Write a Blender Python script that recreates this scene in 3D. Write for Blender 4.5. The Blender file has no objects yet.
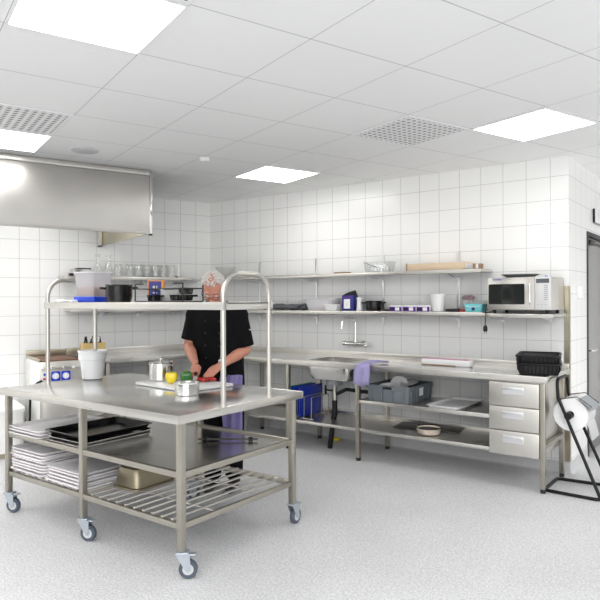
import bpy, bmesh, math, random
from math import sin, cos, pi, radians, sqrt, atan2
from mathutils import Vector, Matrix, noise

random.seed(7)
SC = bpy.context.scene
COL = SC.collection

# ------------------------------------------------------------------ camera, world, exposure
cam_d = bpy.data.cameras.new('camera')
cam = bpy.data.objects.new('camera', cam_d)
COL.objects.link(cam)
cam.location = (5.508, -5.515, 1.47)
YAW = 0.6386
cam.rotation_euler = (Matrix.Rotation(YAW, 4, 'Z') @ Matrix.Rotation(pi / 2, 4, 'X') @ Matrix.Rotation(-0.0037, 4, 'Z')).to_euler()
cam_d.sensor_width = 36.0
cam_d.lens = 36.0 * 619.86 / 600.0
cam_d.shift_x = -(302.2 - 300.0) / 600.0
cam_d.clip_start = 0.05
SC.camera = cam

w = bpy.data.worlds.new('world')
SC.world = w
w.use_nodes = True
# added fill light through the side left open: bright sky, dim horizon, bright ground
SKY, HORIZON, GROUND = 1.5, 0.2, 0.8
wn, wl = w.node_tree.nodes, w.node_tree.links
_tc = wn.new('ShaderNodeTexCoord'); _sp = wn.new('ShaderNodeSeparateXYZ'); _mr = wn.new('ShaderNodeMapRange')
wl.new(_tc.outputs['Generated'], _sp.inputs[0]); wl.new(_sp.outputs['Z'], _mr.inputs[0])
_mr.inputs[1].default_value = -1; _mr.inputs[2].default_value = 1
_cr = wn.new('ShaderNodeValToRGB'); wl.new(_mr.outputs[0], _cr.inputs[0])
_e = _cr.color_ramp.elements
_e[0].position = 0.49; _e[0].color = (GROUND / 3,) * 3 + (1,)
_e[1].position = 0.63; _e[1].color = (SKY / 3,) * 3 + (1,)
for _p, _v in ((0.50, HORIZON), (0.55, HORIZON)):
    _n = _e.new(_p); _n.color = (_v / 3,) * 3 + (1,)
_mu = wn.new('ShaderNodeMath'); _mu.operation = 'MULTIPLY'; _mu.inputs[1].default_value = 3
wl.new(_cr.outputs[0], _mu.inputs[0])
wn['Background'].inputs[0].default_value = (0.97, 0.985, 1.0, 1)
wl.new(_mu.outputs[0], wn['Background'].inputs[1])

# added soft fill light from behind the camera, evening out the back walls
fill_sun_d = bpy.data.lights.new('fill_sun', 'SUN')
fill_sun_d.energy = 1.15
fill_sun_d.angle = radians(50)
fill_sun_d.color = (1.0, 0.99, 0.97)
fill_sun = bpy.data.objects.new('fill_sun', fill_sun_d)
COL.objects.link(fill_sun)
fill_sun.location = (9, -10, 4)
fill_sun.rotation_euler = Vector((-0.58, 0.80, -0.15)).to_track_quat('-Z', 'Y').to_euler()

vs = SC.view_settings
vs.view_transform = 'Standard'
vs.look = 'None'
vs.gamma = 1.0
vs.use_curve_mapping = False
vs.exposure = 0.27
PANEL = 9.0            # ceiling lamp strength
try:
    SC.cycles.use_denoising = True
    SC.cycles.max_bounces = 24
    SC.cycles.diffuse_bounces = 18
    SC.cycles.glossy_bounces = 5
    SC.cycles.transparent_max_bounces = 16
    SC.cycles.sample_clamp_indirect = 8.0
    SC.cycles.caustics_reflective = False
    SC.cycles.caustics_refractive = False
except Exception:
    pass

# ------------------------------------------------------------------ materials
def new_mat(name):
    m = bpy.data.materials.new(name)
    m.use_nodes = True
    nt = m.node_tree
    return m, nt, nt.nodes['Principled BSDF']

def mat(name, col, rough=0.5, metal=0.0, var=0.0, scale=8.0, bump=0.0, spec=0.5, trans=0.0, sheen=0.0, coat=0.0):
    """principled material; var = lightness wobble from a noise texture, bump = fine relief"""
    m, nt, b = new_mat(name)
    b.inputs['Base Color'].default_value = (*col, 1)
    b.inputs['Roughness'].default_value = rough
    b.inputs['Metallic'].default_value = metal
    b.inputs['Specular IOR Level'].default_value = spec
    b.inputs['Transmission Weight'].default_value = trans
    b.inputs['Sheen Weight'].default_value = sheen
    b.inputs['Coat Weight'].default_value = coat
    if var or bump:
        tc = nt.nodes.new('ShaderNodeTexCoord')
        nz = nt.nodes.new('ShaderNodeTexNoise')
        nz.inputs['Scale'].default_value = scale
        nz.inputs['Detail'].default_value = 5
        nt.links.new(tc.outputs['Object'], nz.inputs['Vector'])
        if var:
            mr = nt.nodes.new('ShaderNodeMapRange')
            mr.inputs[1].default_value = 0.25; mr.inputs[2].default_value = 0.75
            mr.inputs[3].default_value = 1 - var; mr.inputs[4].default_value = 1 + var
            nt.links.new(nz.outputs['Fac'], mr.inputs[0])
            mx = nt.nodes.new('ShaderNodeMix'); mx.data_type = 'RGBA'; mx.blend_type = 'MULTIPLY'
            mx.inputs[0].default_value = 1
            mx.inputs[6].default_value = (*col, 1)
            nt.links.new(mr.outputs[0], mx.inputs[7])
            nt.links.new(mx.outputs[2], b.inputs['Base Color'])
        if bump:
            bp = nt.nodes.new('ShaderNodeBump')
            bp.inputs['Strength'].default_value = bump
            bp.inputs['Distance'].default_value = 0.01
            nt.links.new(nz.outputs['Fac'], bp.inputs['Height'])
            nt.links.new(bp.outputs[0], b.inputs['Normal'])
    return m

def steel(name, col, rough, stretch=(1.5, 1.5, 40), amount=0.05, var=0.035):
    """brushed stainless steel: streaky roughness and faint smears"""
    m, nt, b = new_mat(name)
    b.inputs['Metallic'].default_value = 1
    tc = nt.nodes.new('ShaderNodeTexCoord')
    mp = nt.nodes.new('ShaderNodeMapping')
    mp.inputs['Scale'].default_value = stretch
    nz = nt.nodes.new('ShaderNodeTexNoise'); nz.inputs['Scale'].default_value = 6; nz.inputs['Detail'].default_value = 4
    n2 = nt.nodes.new('ShaderNodeTexNoise'); n2.inputs['Scale'].default_value = 3.5; n2.inputs['Detail'].default_value = 6
    nt.links.new(tc.outputs['Object'], mp.inputs['Vector'])
    nt.links.new(mp.outputs[0], nz.inputs['Vector'])
    nt.links.new(tc.outputs['Object'], n2.inputs['Vector'])
    a = nt.nodes.new('ShaderNodeMath'); a.operation = 'ADD'
    nt.links.new(nz.outputs['Fac'], a.inputs[0]); nt.links.new(n2.outputs['Fac'], a.inputs[1])
    mr = nt.nodes.new('ShaderNodeMapRange')
    mr.inputs[1].default_value = 0.6; mr.inputs[2].default_value = 1.4
    mr.inputs[3].default_value = max(0.04, rough - amount); mr.inputs[4].default_value = rough + amount
    nt.links.new(a.outputs[0], mr.inputs[0]); nt.links.new(mr.outputs[0], b.inputs['Roughness'])
    m2 = nt.nodes.new('ShaderNodeMapRange')
    m2.inputs[1].default_value = 0.3; m2.inputs[2].default_value = 0.7
    m2.inputs[3].default_value = 1 - var; m2.inputs[4].default_value = 1 + var
    nt.links.new(n2.outputs['Fac'], m2.inputs[0])
    mx = nt.nodes.new('ShaderNodeMix'); mx.data_type = 'RGBA'; mx.blend_type = 'MULTIPLY'; mx.inputs[0].default_value = 1
    mx.inputs[6].default_value = (*col, 1)
    nt.links.new(m2.outputs[0], mx.inputs[7]); nt.links.new(mx.outputs[2], b.inputs['Base Color'])
    return m

def grid_mask(nt, axis_out, off, period, half):
    def mth(op, a, bval=None):
        n = nt.nodes.new('ShaderNodeMath'); n.operation = op
        nt.links.new(a, n.inputs[0])
        if bval is not None: n.inputs[1].default_value = bval
        return n.outputs[0]
    x = mth('SUBTRACT', axis_out, off)
    x = mth('DIVIDE', x, period)
    x = mth('FRACT', x)
    x = mth('SUBTRACT', x, 0.5)
    x = mth('ABSOLUTE', x)
    return mth('GREATER_THAN', x, 0.5 - half / period)

def grid_mat(name, col, line, offa, pa, offb, pb, half_a, half_b, axes='XZ', rough=0.3, var=0.02, spec=0.5, wave=0.0):
    m, nt, b = new_mat(name)
    tc = nt.nodes.new('ShaderNodeTexCoord')
    sp = nt.nodes.new('ShaderNodeSeparateXYZ')
    nt.links.new(tc.outputs['Object'], sp.inputs[0])
    ma = grid_mask(nt, sp.outputs[axes[0]], offa, pa, half_a)
    mb = grid_mask(nt, sp.outputs[axes[1]], offb, pb, half_b)
    mx = nt.nodes.new('ShaderNodeMath'); mx.operation = 'MAXIMUM'
    nt.links.new(ma, mx.inputs[0]); nt.links.new(mb, mx.inputs[1])
    nz = nt.nodes.new('ShaderNodeTexNoise'); nz.inputs['Scale'].default_value = 1.7; nz.inputs['Detail'].default_value = 3
    nt.links.new(tc.outputs['Object'], nz.inputs['Vector'])
    mr = nt.nodes.new('ShaderNodeMapRange'); mr.inputs[3].default_value = 1 - var; mr.inputs[4].default_value = 1 + var
    nt.links.new(nz.outputs['Fac'], mr.inputs[0])
    c1 = nt.nodes.new('ShaderNodeMix'); c1.data_type = 'RGBA'; c1.blend_type = 'MULTIPLY'; c1.inputs[0].default_value = 1
    c1.inputs[6].default_value = (*col, 1); nt.links.new(mr.outputs[0], c1.inputs[7])
    c2 = nt.nodes.new('ShaderNodeMix'); c2.data_type = 'RGBA'
    nt.links.new(mx.outputs[0], c2.inputs[0]); nt.links.new(c1.outputs[2], c2.inputs[6])
    c2.inputs[7].default_value = (*line, 1)
    nt.links.new(c2.outputs[2], b.inputs['Base Color'])
    b.inputs['Roughness'].default_value = rough
    b.inputs['Specular IOR Level'].default_value = spec
    inv = nt.nodes.new('ShaderNodeMath'); inv.operation = 'SUBTRACT'; inv.inputs[0].default_value = 1
    nt.links.new(mx.outputs[0], inv.inputs[1])
    bp = nt.nodes.new('ShaderNodeBump'); bp.inputs['Strength'].default_value = 0.25; bp.inputs['Distance'].default_value = 0.003
    nt.links.new(inv.outputs[0], bp.inputs['Height'])
    if wave:
        n3 = nt.nodes.new('ShaderNodeTexNoise'); n3.inputs['Scale'].default_value = 5
        nt.links.new(tc.outputs['Object'], n3.inputs['Vector'])
        b2 = nt.nodes.new('ShaderNodeBump'); b2.inputs['Strength'].default_value = wave; b2.inputs['Distance'].default_value = 0.02
        nt.links.new(n3.outputs['Fac'], b2.inputs['Height']); nt.links.new(bp.outputs[0], b2.inputs['Normal'])
        nt.links.new(b2.outputs[0], b.inputs['Normal'])
    else:
        nt.links.new(bp.outputs[0], b.inputs['Normal'])
    return m

def dots_mat(name, col, hole, period, radius):
    m, nt, b = new_mat(name)
    tc = nt.nodes.new('ShaderNodeTexCoord')
    sp = nt.nodes.new('ShaderNodeSeparateXYZ'); nt.links.new(tc.outputs['Object'], sp.inputs[0])
    outs = []
    for ax in 'XY':
        d = nt.nodes.new('ShaderNodeMath'); d.operation = 'DIVIDE'; nt.links.new(sp.outputs[ax], d.inputs[0]); d.inputs[1].default_value = period
        f = nt.nodes.new('ShaderNodeMath'); f.operation = 'FRACT'; nt.links.new(d.outputs[0], f.inputs[0])
        s = nt.nodes.new('ShaderNodeMath'); s.operation = 'SUBTRACT'; nt.links.new(f.outputs[0], s.inputs[0]); s.inputs[1].default_value = 0.5
        p = nt.nodes.new('ShaderNodeMath'); p.operation = 'MULTIPLY'; nt.links.new(s.outputs[0], p.inputs[0]); nt.links.new(s.outputs[0], p.inputs[1])
        outs.append(p.outputs[0])
    a = nt.nodes.new('ShaderNodeMath'); a.operation = 'ADD'; nt.links.new(outs[0], a.inputs[0]); nt.links.new(outs[1], a.inputs[1])
    l = nt.nodes.new('ShaderNodeMath'); l.operation = 'LESS_THAN'; nt.links.new(a.outputs[0], l.inputs[0]); l.inputs[1].default_value = (radius / period) ** 2
    c = nt.nodes.new('ShaderNodeMix'); c.data_type = 'RGBA'; nt.links.new(l.outputs[0], c.inputs[0])
    c.inputs[6].default_value = (*col, 1); c.inputs[7].default_value = (*hole, 1)
    nt.links.new(c.outputs[2], b.inputs['Base Color']); b.inputs['Roughness'].default_value = 0.6
    return m

def glassy(name, tint=(0.985, 0.988, 0.986), ior=1.45, body=0.0, bodycol=(0.9, 0.9, 0.9)):
    """clear thin glass or plastic: see-through with a fresnel gloss, optional milky body"""
    m, nt, b = new_mat(name)
    nt.nodes.remove(b)
    out = nt.nodes['Material Output']
    tr = nt.nodes.new('ShaderNodeBsdfTransparent'); tr.inputs[0].default_value = (*tint, 1)
    gl = nt.nodes.new('ShaderNodeBsdfGlossy'); gl.inputs['Roughness'].default_value = 0.05
    lw = nt.nodes.new('ShaderNodeLayerWeight'); lw.inputs['Blend'].default_value = 0.5
    pw = nt.nodes.new('ShaderNodeMath'); pw.operation = 'POWER'; pw.inputs[1].default_value = 3.5
    nt.links.new(lw.outputs['Facing'], pw.inputs[0])
    fr = nt.nodes.new('ShaderNodeMath'); fr.operation = 'MULTIPLY_ADD'; fr.inputs[1].default_value = 0.6; fr.inputs[2].default_value = 0.03 * ior
    nt.links.new(pw.outputs[0], fr.inputs[0])
    m1 = nt.nodes.new('ShaderNodeMixShader')
    if body:
        df = nt.nodes.new('ShaderNodeBsdfDiffuse'); df.inputs[0].default_value = (*bodycol, 1)
        tl = nt.nodes.new('ShaderNodeBsdfTranslucent'); tl.inputs[0].default_value = (*bodycol, 1)
        md = nt.nodes.new('ShaderNodeMixShader'); md.inputs[0].default_value = 0.5
        nt.links.new(df.outputs[0], md.inputs[1]); nt.links.new(tl.outputs[0], md.inputs[2])
        mb = nt.nodes.new('ShaderNodeMixShader'); mb.inputs[0].default_value = body
        nt.links.new(tr.outputs[0], mb.inputs[1]); nt.links.new(md.outputs[0], mb.inputs[2])
        base = mb.outputs[0]
    else:
        base = tr.outputs[0]
    nt.links.new(fr.outputs[0], m1.inputs[0]); nt.links.new(base, m1.inputs[1]); nt.links.new(gl.outputs[0], m1.inputs[2])
    nt.links.new(m1.outputs[0], out.inputs['Surface'])
    return m

def emit_mat(name, col, strength):
    m, nt, b = new_mat(name)
    b.inputs['Base Color'].default_value = (0.9, 0.9, 0.9, 1)
    b.inputs['Emission Color'].default_value = (*col, 1)
    b.inputs['Emission Strength'].default_value = strength
    return m

def floor_mat():
    m, nt, b = new_mat('speckled_vinyl')
    tc = nt.nodes.new('ShaderNodeTexCoord')
    n1 = nt.nodes.new('ShaderNodeTexNoise'); n1.inputs['Scale'].default_value = 90; n1.inputs['Detail'].default_value = 3; n1.inputs['Roughness'].default_value = 0.7
    n2 = nt.nodes.new('ShaderNodeTexVoronoi'); n2.inputs['Scale'].default_value = 140
    n3 = nt.nodes.new('ShaderNodeTexNoise'); n3.inputs['Scale'].default_value = 1.3; n3.inputs['Detail'].default_value = 5
    for n in (n1, n2, n3): nt.links.new(tc.outputs['Object'], n.inputs['Vector'])
    cr = nt.nodes.new('ShaderNodeValToRGB')
    cr.color_ramp.elements[0].position = 0.3; cr.color_ramp.elements[0].color = (0.47, 0.47, 0.48, 1)
    cr.color_ramp.elements[1].position = 0.62; cr.color_ramp.elements[1].color = (0.74, 0.74, 0.75, 1)
    nt.links.new(n1.outputs['Fac'], cr.inputs[0])
    mr = nt.nodes.new('ShaderNodeMapRange'); mr.inputs[1].default_value = 0; mr.inputs[2].default_value = 1
    mr.inputs[3].default_value = 0.88; mr.inputs[4].default_value = 1.1
    sx = nt.nodes.new('ShaderNodeSeparateColor'); nt.links.new(n2.outputs['Color'], sx.inputs[0])
    nt.links.new(sx.outputs[0], mr.inputs[0])
    mx = nt.nodes.new('ShaderNodeMix'); mx.data_type = 'RGBA'; mx.blend_type = 'MULTIPLY'; mx.inputs[0].default_value = 1
    nt.links.new(cr.outputs[0], mx.inputs[6]); nt.links.new(mr.outputs[0], mx.inputs[7])
    m2 = nt.nodes.new('ShaderNodeMapRange'); m2.inputs[1].default_value = 0.3; m2.inputs[2].default_value = 0.7; m2.inputs[3].default_value = 0.94; m2.inputs[4].default_value = 1.04
    nt.links.new(n3.outputs['Fac'], m2.inputs[0])
    mz = nt.nodes.new('ShaderNodeMix'); mz.data_type = 'RGBA'; mz.blend_type = 'MULTIPLY'; mz.inputs[0].default_value = 1
    nt.links.new(mx.outputs[2], mz.inputs[6]); nt.links.new(m2.outputs[0], mz.inputs[7])
    nt.links.new(mz.outputs[2], b.inputs['Base Color'])
    b.inputs['Roughness'].default_value = 0.42
    b.inputs['Specular IOR Level'].default_value = 0.35
    return m

TILE = (0.93, 0.93, 0.915); GROUT = (0.60, 0.60, 0.59)
M = dict(
    tile_back=grid_mat('tile_back', TILE, GROUT, 0.195, 0.2033, 0.114, 0.2, 0.0024, 0.0022, rough=0.22, wave=0.03),
    tile_left=grid_mat('tile_left', TILE, GROUT, 0.0, 0.2, 0.114, 0.2, 0.0024, 0.0022, rough=0.22, wave=0.03),
    tile_right=grid_mat('tile_right', TILE, GROUT, 0.05, 0.2, 0.114, 0.2, 0.0024, 0.0022, rough=0.22, wave=0.03),
    ceiling=grid_mat('ceiling_tiles', (0.93, 0.93, 0.92), (0.52, 0.52, 0.52), -0.5635, 0.6, -0.4685, 0.6, 0.0022, 0.0030, axes='XY', rough=0.8, spec=0.2),
    plain_wall=mat('plain_wall', (0.8, 0.8, 0.79), 0.5),
    floor=floor_mat(),
    skirting=mat('skirting_vinyl', (0.58, 0.58, 0.59), 0.45, var=0.06, scale=60),
    steel=steel('steel_brushed', (0.62, 0.60, 0.56), 0.30),
    steel_top=steel('steel_worn_top', (0.80, 0.795, 0.78), 0.22, stretch=(3, 30, 3), amount=0.05, var=0.05),
    steel_leg=steel('steel_leg', (0.44, 0.415, 0.36), 0.34, stretch=(30, 30, 1)),
    steel_hood=steel('steel_hood', (0.64, 0.62, 0.59), 0.34, stretch=(1, 1, 30), amount=0.05, var=0.03),
    steel_front=steel('steel_front', (0.68, 0.66, 0.62), 0.38, amount=0.08),
    chrome=mat('chrome', (0.8, 0.8, 0.8), 0.08, 1.0),
    steel_post=steel('steel_post', (0.54, 0.52, 0.48), 0.34, stretch=(30, 30, 1)),
    pan_dull=steel('pan_dull', (0.30, 0.265, 0.19), 0.38),
    steel_pan=steel('steel_pan', (0.70, 0.69, 0.67), 0.2, stretch=(2, 2, 30), amount=0.06),
    alu=mat('aluminium', (0.80, 0.81, 0.82), 0.28, 1.0),
    dark_steel=mat('dark_steel', (0.10, 0.095, 0.09), 0.4, 0.8),
    plate_brown=mat('seasoned_plate', (0.20, 0.10, 0.06), 0.5, 0.2, var=0.3, scale=10),
    olive=steel('dull_steel', (0.50, 0.46, 0.36), 0.4),
    black=mat('black_plastic', (0.008, 0.008, 0.009), 0.4, spec=0.3),
    black_gloss=mat('black_enamel', (0.006, 0.006, 0.006), 0.22, spec=0.35),
    black_matt=mat('black_steel_tube', (0.006, 0.006, 0.007), 0.4, spec=0.3),
    iron=mat('black_iron', (0.015, 0.015, 0.016), 0.45, var=0.2, scale=30),
    rubber=mat('rubber', (0.02, 0.02, 0.02), 0.7),
    wheel=mat('grey_wheel', (0.07, 0.09, 0.12), 0.45),
    fork=mat('zinc_fork', (0.48, 0.53, 0.58), 0.32, 0.7),
    white=mat('white_plastic', (0.84, 0.84, 0.84), 0.35),
    white_gloss=mat('white_glazed', (0.90, 0.905, 0.92), 0.15),
    white_tray=mat('white_tray', (0.83, 0.81, 0.82), 0.4, var=0.05, scale=12),
    white_body=mat('white_enamel', (0.85, 0.85, 0.83), 0.25),
    paper=mat('white_paper', (0.88, 0.88, 0.88), 0.8, bump=0.3, scale=60),
    greyplate=mat('grey_plastic_sheet', (0.10, 0.105, 0.12), 0.4, var=0.3, scale=18),
    crate=mat('grey_crate', (0.13, 0.148, 0.165), 0.5, var=0.08),
    grey=mat('grey_plastic', (0.30, 0.32, 0.34), 0.45),
    ltgrey=mat('light_grey', (0.62, 0.62, 0.62), 0.5),
    midgrey=mat('mid_grey_card', (0.42, 0.42, 0.41), 0.6),
    blue=mat('blue_plastic', (0.012, 0.035, 0.36), 0.35),
    bluelid=mat('bright_blue_plastic', (0.01, 0.06, 0.65), 0.3),
    navy=mat('navy_carton', (0.018, 0.022, 0.20), 0.45),
    green=mat('green_plastic', (0.0, 0.33, 0.12), 0.35),
    orange=mat('orange_card', (0.75, 0.28, 0.05), 0.6),
    purple=mat('purple_print', (0.10, 0.02, 0.24), 0.45),
    lilac=mat('lilac_cloth', (0.58, 0.54, 0.84), 0.9, sheen=0.3, bump=0.4, scale=40),
    apron=mat('purple_cloth', (0.45, 0.40, 0.74), 0.9, sheen=0.3, bump=0.4, scale=30),
    turq=mat('turquoise_plastic', (0.22, 0.72, 0.75), 0.35),
    card=mat('cardboard', (0.68, 0.54, 0.38), 0.85, var=0.06, scale=20),
    carddark=mat('cardboard_dark', (0.34, 0.22, 0.13), 0.85),  # darker brown card colour
    pinkp=mat('pink_plastic', (0.80, 0.42, 0.40), 0.6),
    magenta=mat('magenta_print', (0.50, 0.20, 0.34), 0.5),
    red=mat('red_pepper', (0.45, 0.012, 0.012), 0.25, coat=0.4),
    yellow=mat('yellow_pepper', (0.85, 0.66, 0.02), 0.25, coat=0.4),
    pgreen=mat('green_pepper', (0.012, 0.13, 0.012), 0.22, coat=0.4),
    stem=mat('pepper_stem', (0.12, 0.25, 0.04), 0.5),
    yellowsponge=mat('yellow_foam', (0.8, 0.6, 0.05), 0.9),
    wood=mat('light_wood', (0.62, 0.45, 0.19), 0.55, var=0.15, scale=9),
    granola=mat('brown_crumbs', (0.42, 0.24, 0.16), 0.9, var=0.5, scale=60, bump=1.0),
    door=steel('door_leaf', (0.44, 0.43, 0.43), 0.36, stretch=(1, 30, 1), amount=0.05, var=0.03),
    doorframe=mat('door_frame', (0.03, 0.03, 0.032), 0.5),
    glass=glassy('clear_glass'),
    clearp=glassy('clear_plastic', (0.96, 0.965, 0.965), 1.4, 0.08),
    milky=glassy('milky_plastic', (0.95, 0.95, 0.96), 1.35, 0.85, (0.95, 0.95, 0.97)),
    frosted=glassy('frosted_plastic', (0.95, 0.95, 0.96), 1.35, 0.30, (0.93, 0.92, 0.95)),
    darkglass=mat('dark_glass', (0.012, 0.014, 0.013), 0.06),
    lamp=emit_mat('lamp_diffuser', (1.0, 0.985, 0.96), PANEL),
    hood_fill=emit_mat('hood_fill_emitter', (1.0, 0.985, 0.96), 22.0),  # glow of the lamps added inside the hood
    lampframe=mat('lamp_frame', (0.9, 0.9, 0.9), 0.4),
    perf=dots_mat('perforated_panel', (0.87, 0.87, 0.86), (0.30, 0.30, 0.30), 0.05, 0.015),
    speaker=dots_mat('speaker_grille', (0.66, 0.66, 0.66), (0.45, 0.45, 0.45), 0.012, 0.004),
    brass=mat('brass', (0.55, 0.42, 0.2), 0.3, 1.0),
    display=mat('grey_display', (0.10, 0.11, 0.12), 0.2),
    dotblue=mat('blue_mark', (0.03, 0.05, 0.45), 0.5),
    dotred=mat('red_mark', (0.6, 0.03, 0.05), 0.5),
    skin=mat('skin', (0.58, 0.255, 0.175), 0.5, var=0.08, scale=25),
    hair=mat('grey_hair', (0.68, 0.66, 0.64), 0.7, var=0.15, scale=40),
    brow=mat('grey_brow', (0.30, 0.26, 0.24), 0.8),
    jacket=mat('black_jacket', (0.005, 0.005, 0.006), 0.9, spec=0.15, bump=0.3, scale=14),
    trousers=mat('black_trousers', (0.006, 0.006, 0.007), 0.9, spec=0.15, bump=0.3, scale=14),
    shoe=mat('black_shoe', (0.02, 0.02, 0.022), 0.45),
    eye=mat('eye_white', (0.8, 0.8, 0.78), 0.2),
    lip=mat('lips', (0.45, 0.17, 0.14), 0.5),
)

# ------------------------------------------------------------------ mesh builder
class MB:
    def __init__(self, org=(0, 0, 0)):
        self.bm = bmesh.new()
        self.org = Vector(org)
    def v(self, p):
        return self.bm.verts.new(Vector(p) - self.org)
    def box(self, x0, x1, y0, y1, z0, z1, bev=0.0, seg=2):
        vs = [self.v((x, y, z)) for z in (z0, z1) for y in (y0, y1) for x in (x0, x1)]
        F = [(0, 2, 3, 1), (4, 5, 7, 6), (0, 1, 5, 4), (2, 6, 7, 3), (0, 4, 6, 2), (1, 3, 7, 5)]
        fs = [self.bm.faces.new([vs[i] for i in f]) for f in F]
        if bev:
            es = list({e for f in fs for e in f.edges})
            bmesh.ops.bevel(self.bm, geom=es, offset=bev, segments=seg, affect='EDGES', profile=0.5)
        return self
    def obox(self, c, ax, ay, az, bev=0.0):
        """oriented box: centre and three half-axis vectors"""
        c, ax, ay, az = Vector(c), Vector(ax), Vector(ay), Vector(az)
        vs = [self.v(c + ax * i + ay * j + az * k) for k in (-1, 1) for j in (-1, 1) for i in (-1, 1)]
        F = [(0, 2, 3, 1), (4, 5, 7, 6), (0, 1, 5, 4), (2, 6, 7, 3), (0, 4, 6, 2), (1, 3, 7, 5)]
        fs = [self.bm.faces.new([vs[i] for i in f]) for f in F]
        if bev:
            es = list({e for f in fs for e in f.edges})
            bmesh.ops.bevel(self.bm, geom=es, offset=bev, segments=2, affect='EDGES', profile=0.5)
        return self
    def loft(self, rings, cap0=True, cap1=True, closed=False):
        R = [[self.v(p) for p in r] for r in rings]
        n = len(R[0])
        pairs = list(zip(R[:-1], R[1:]))
        if closed: pairs.append((R[-1], R[0]))
        for a, b in pairs:
            for i in range(n):
                j = (i + 1) % n
                try: self.bm.faces.new((a[i], a[j], b[j], b[i]))
                except ValueError: pass
        if not closed:
            if cap0: self.bm.faces.new(R[0][::-1])
            if cap1: self.bm.faces.new(R[-1])
        return self
    def sheet(self, rows):
        R = [[self.v(p) for p in r] for r in rows]
        for a, b in zip(R[:-1], R[1:]):
            for i in range(len(a) - 1):
                self.bm.faces.new((a[i], a[i + 1], b[i + 1], b[i]))
        return self
    def tube(self, pts, r, seg=10, closed=False, flat=None):
        pts = [Vector(p) for p in pts]
        n = len(pts)
        rs = r if isinstance(r, (list, tuple)) else [r] * n
        rings = []
        nrm = None
        for i, p in enumerate(pts):
            if closed: d = pts[(i + 1) % n] - pts[i - 1]
            elif i == 0: d = pts[1] - p
            elif i == n - 1: d = p - pts[-2]
            else: d = (pts[i + 1] - p).normalized() + (p - pts[i - 1]).normalized()
            d.normalize()
            if nrm is None:
                nrm = Vector((0, 0, 1)) if abs(d.z) < 0.9 else Vector((1, 0, 0))
            nrm = (nrm - d * nrm.dot(d)).normalized()
            b = d.cross(nrm)
            rings.append([p + nrm * cos(2 * pi * k / seg) * rs[i] + b * sin(2 * pi * k / seg) * rs[i] for k in range(seg)])
        self.loft(rings, closed=closed)
        return self
    def cyl(self, p0, p1, r0, r1=None, seg=20):
        return self.tube([p0, p1], [r0, r0 if r1 is None else r1], seg)
    def sqtube(self, pts, hw):
        return self.tube(pts, hw * 1.414, 4)
    def lathe(self, prof, c=(0, 0, 0), seg=32, closed=False, cap0=True, cap1=True, sx=1, sy=1):
        c = Vector(c)
        rings = [[c + Vector((r * cos(2 * pi * k / seg) * sx, r * sin(2 * pi * k / seg) * sy, z)) for k in range(seg)] for r, z in prof]
        return self.loft(rings, cap0, cap1, closed)
    def ell(self, c, ax, ay, az, nu=16, nv=10):
        c, ax, ay, az = map(Vector, (c, ax, ay, az))
        rings = []
        for i in range(1, nv):
            t = pi * i / nv
            rings.append([c - az * cos(t) + (ax * cos(2 * pi * k / nu) + ay * sin(2 * pi * k / nu)) * sin(t) for k in range(nu)])
        return self.loft(rings)
    def cap(self, p0, r0, p1, r1, seg=14):
        """tapered capsule"""
        p0, p1 = Vector(p0), Vector(p1)
        d = (p1 - p0).normalized()
        pts, rs = [], []
        for a in (80, 60, 35, 12):
            pts.append(p0 - d * r0 * sin(radians(a))); rs.append(r0 * cos(radians(a)))
        for a in (12, 35, 60, 80):
            pts.append(p1 + d * r1 * sin(radians(a))); rs.append(r1 * cos(radians(a)))
        return self.tube(pts, rs, seg)
    def build(self, name, material, parent=None, smooth=38, loc=None):
        bmesh.ops.recalc_face_normals(self.bm, faces=self.bm.faces)
        if smooth:
            lim = radians(smooth)
            for f in self.bm.faces: f.smooth = True
            for e in self.bm.edges:
                if len(e.link_faces) == 2 and e.calc_face_angle(0) > lim: e.smooth = False
        me = bpy.data.meshes.new(name)
        self.bm.to_mesh(me); self.bm.free()
        me.materials.append(M[material] if isinstance(material, str) else material)
        o = bpy.data.objects.new(name, me)
        COL.objects.link(o)
        if parent: o.parent = parent
        if loc is not None: o.location = loc
        return o

def rr(hx, hy, r, n=5, cx=0, cy=0):
    """rounded rectangle outline (xy)"""
    r = max(0.0005, min(r, hx * .999, hy * .999))
    out = []
    for (sx, sy, a0) in ((1, 1, 0), (-1, 1, 90), (-1, -1, 180), (1, -1, 270)):
        for k in range(n):
            a = radians(a0 + 90 * k / (n - 1))
            out.append((cx + sx * (hx - r) + r * cos(a), cy + sy * (hy - r) + r * sin(a)))
    return out

def rrz(hx, hy, r, z, cx=0, cy=0, n=5):
    return [(x, y, z) for x, y in rr(hx, hy, r, n, cx, cy)]

def fillet(pts, r, n=6, closed=False):
    pts = [Vector(p) for p in pts]
    out = []
    N = len(pts)
    for i, p in enumerate(pts):
        if not closed and i in (0, N - 1):
            out.append(p); continue
        a = (pts[i - 1] - p); b = (pts[(i + 1) % N] - p)
        la, lb = a.length, b.length
        a.normalize(); b.normalize()
        ang = a.angle(b)
        t = min(r / math.tan(ang / 2), la * .49, lb * .49)
        rr_ = t * math.tan(ang / 2)
        c = p + (a + b).normalized() * (rr_ / sin(ang / 2))
        s = p + a * t; e = p + b * t
        u = (s - c); v = (e - c)
        tot = u.angle(v)
        for k in range(n + 1):
            f = k / n
            if tot < 1e-4: out.append(s.lerp(e, f)); continue
            out.append(c + (u * sin((1 - f) * tot) + v * sin(f * tot)) / sin(tot))
    return out

def tag(o, label=None, cat=None, group=None, kind=None):
    if label: o['label'] = label
    if cat: o['category'] = cat
    if group: o['group'] = group
    if kind: o['kind'] = kind
    return o

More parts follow.
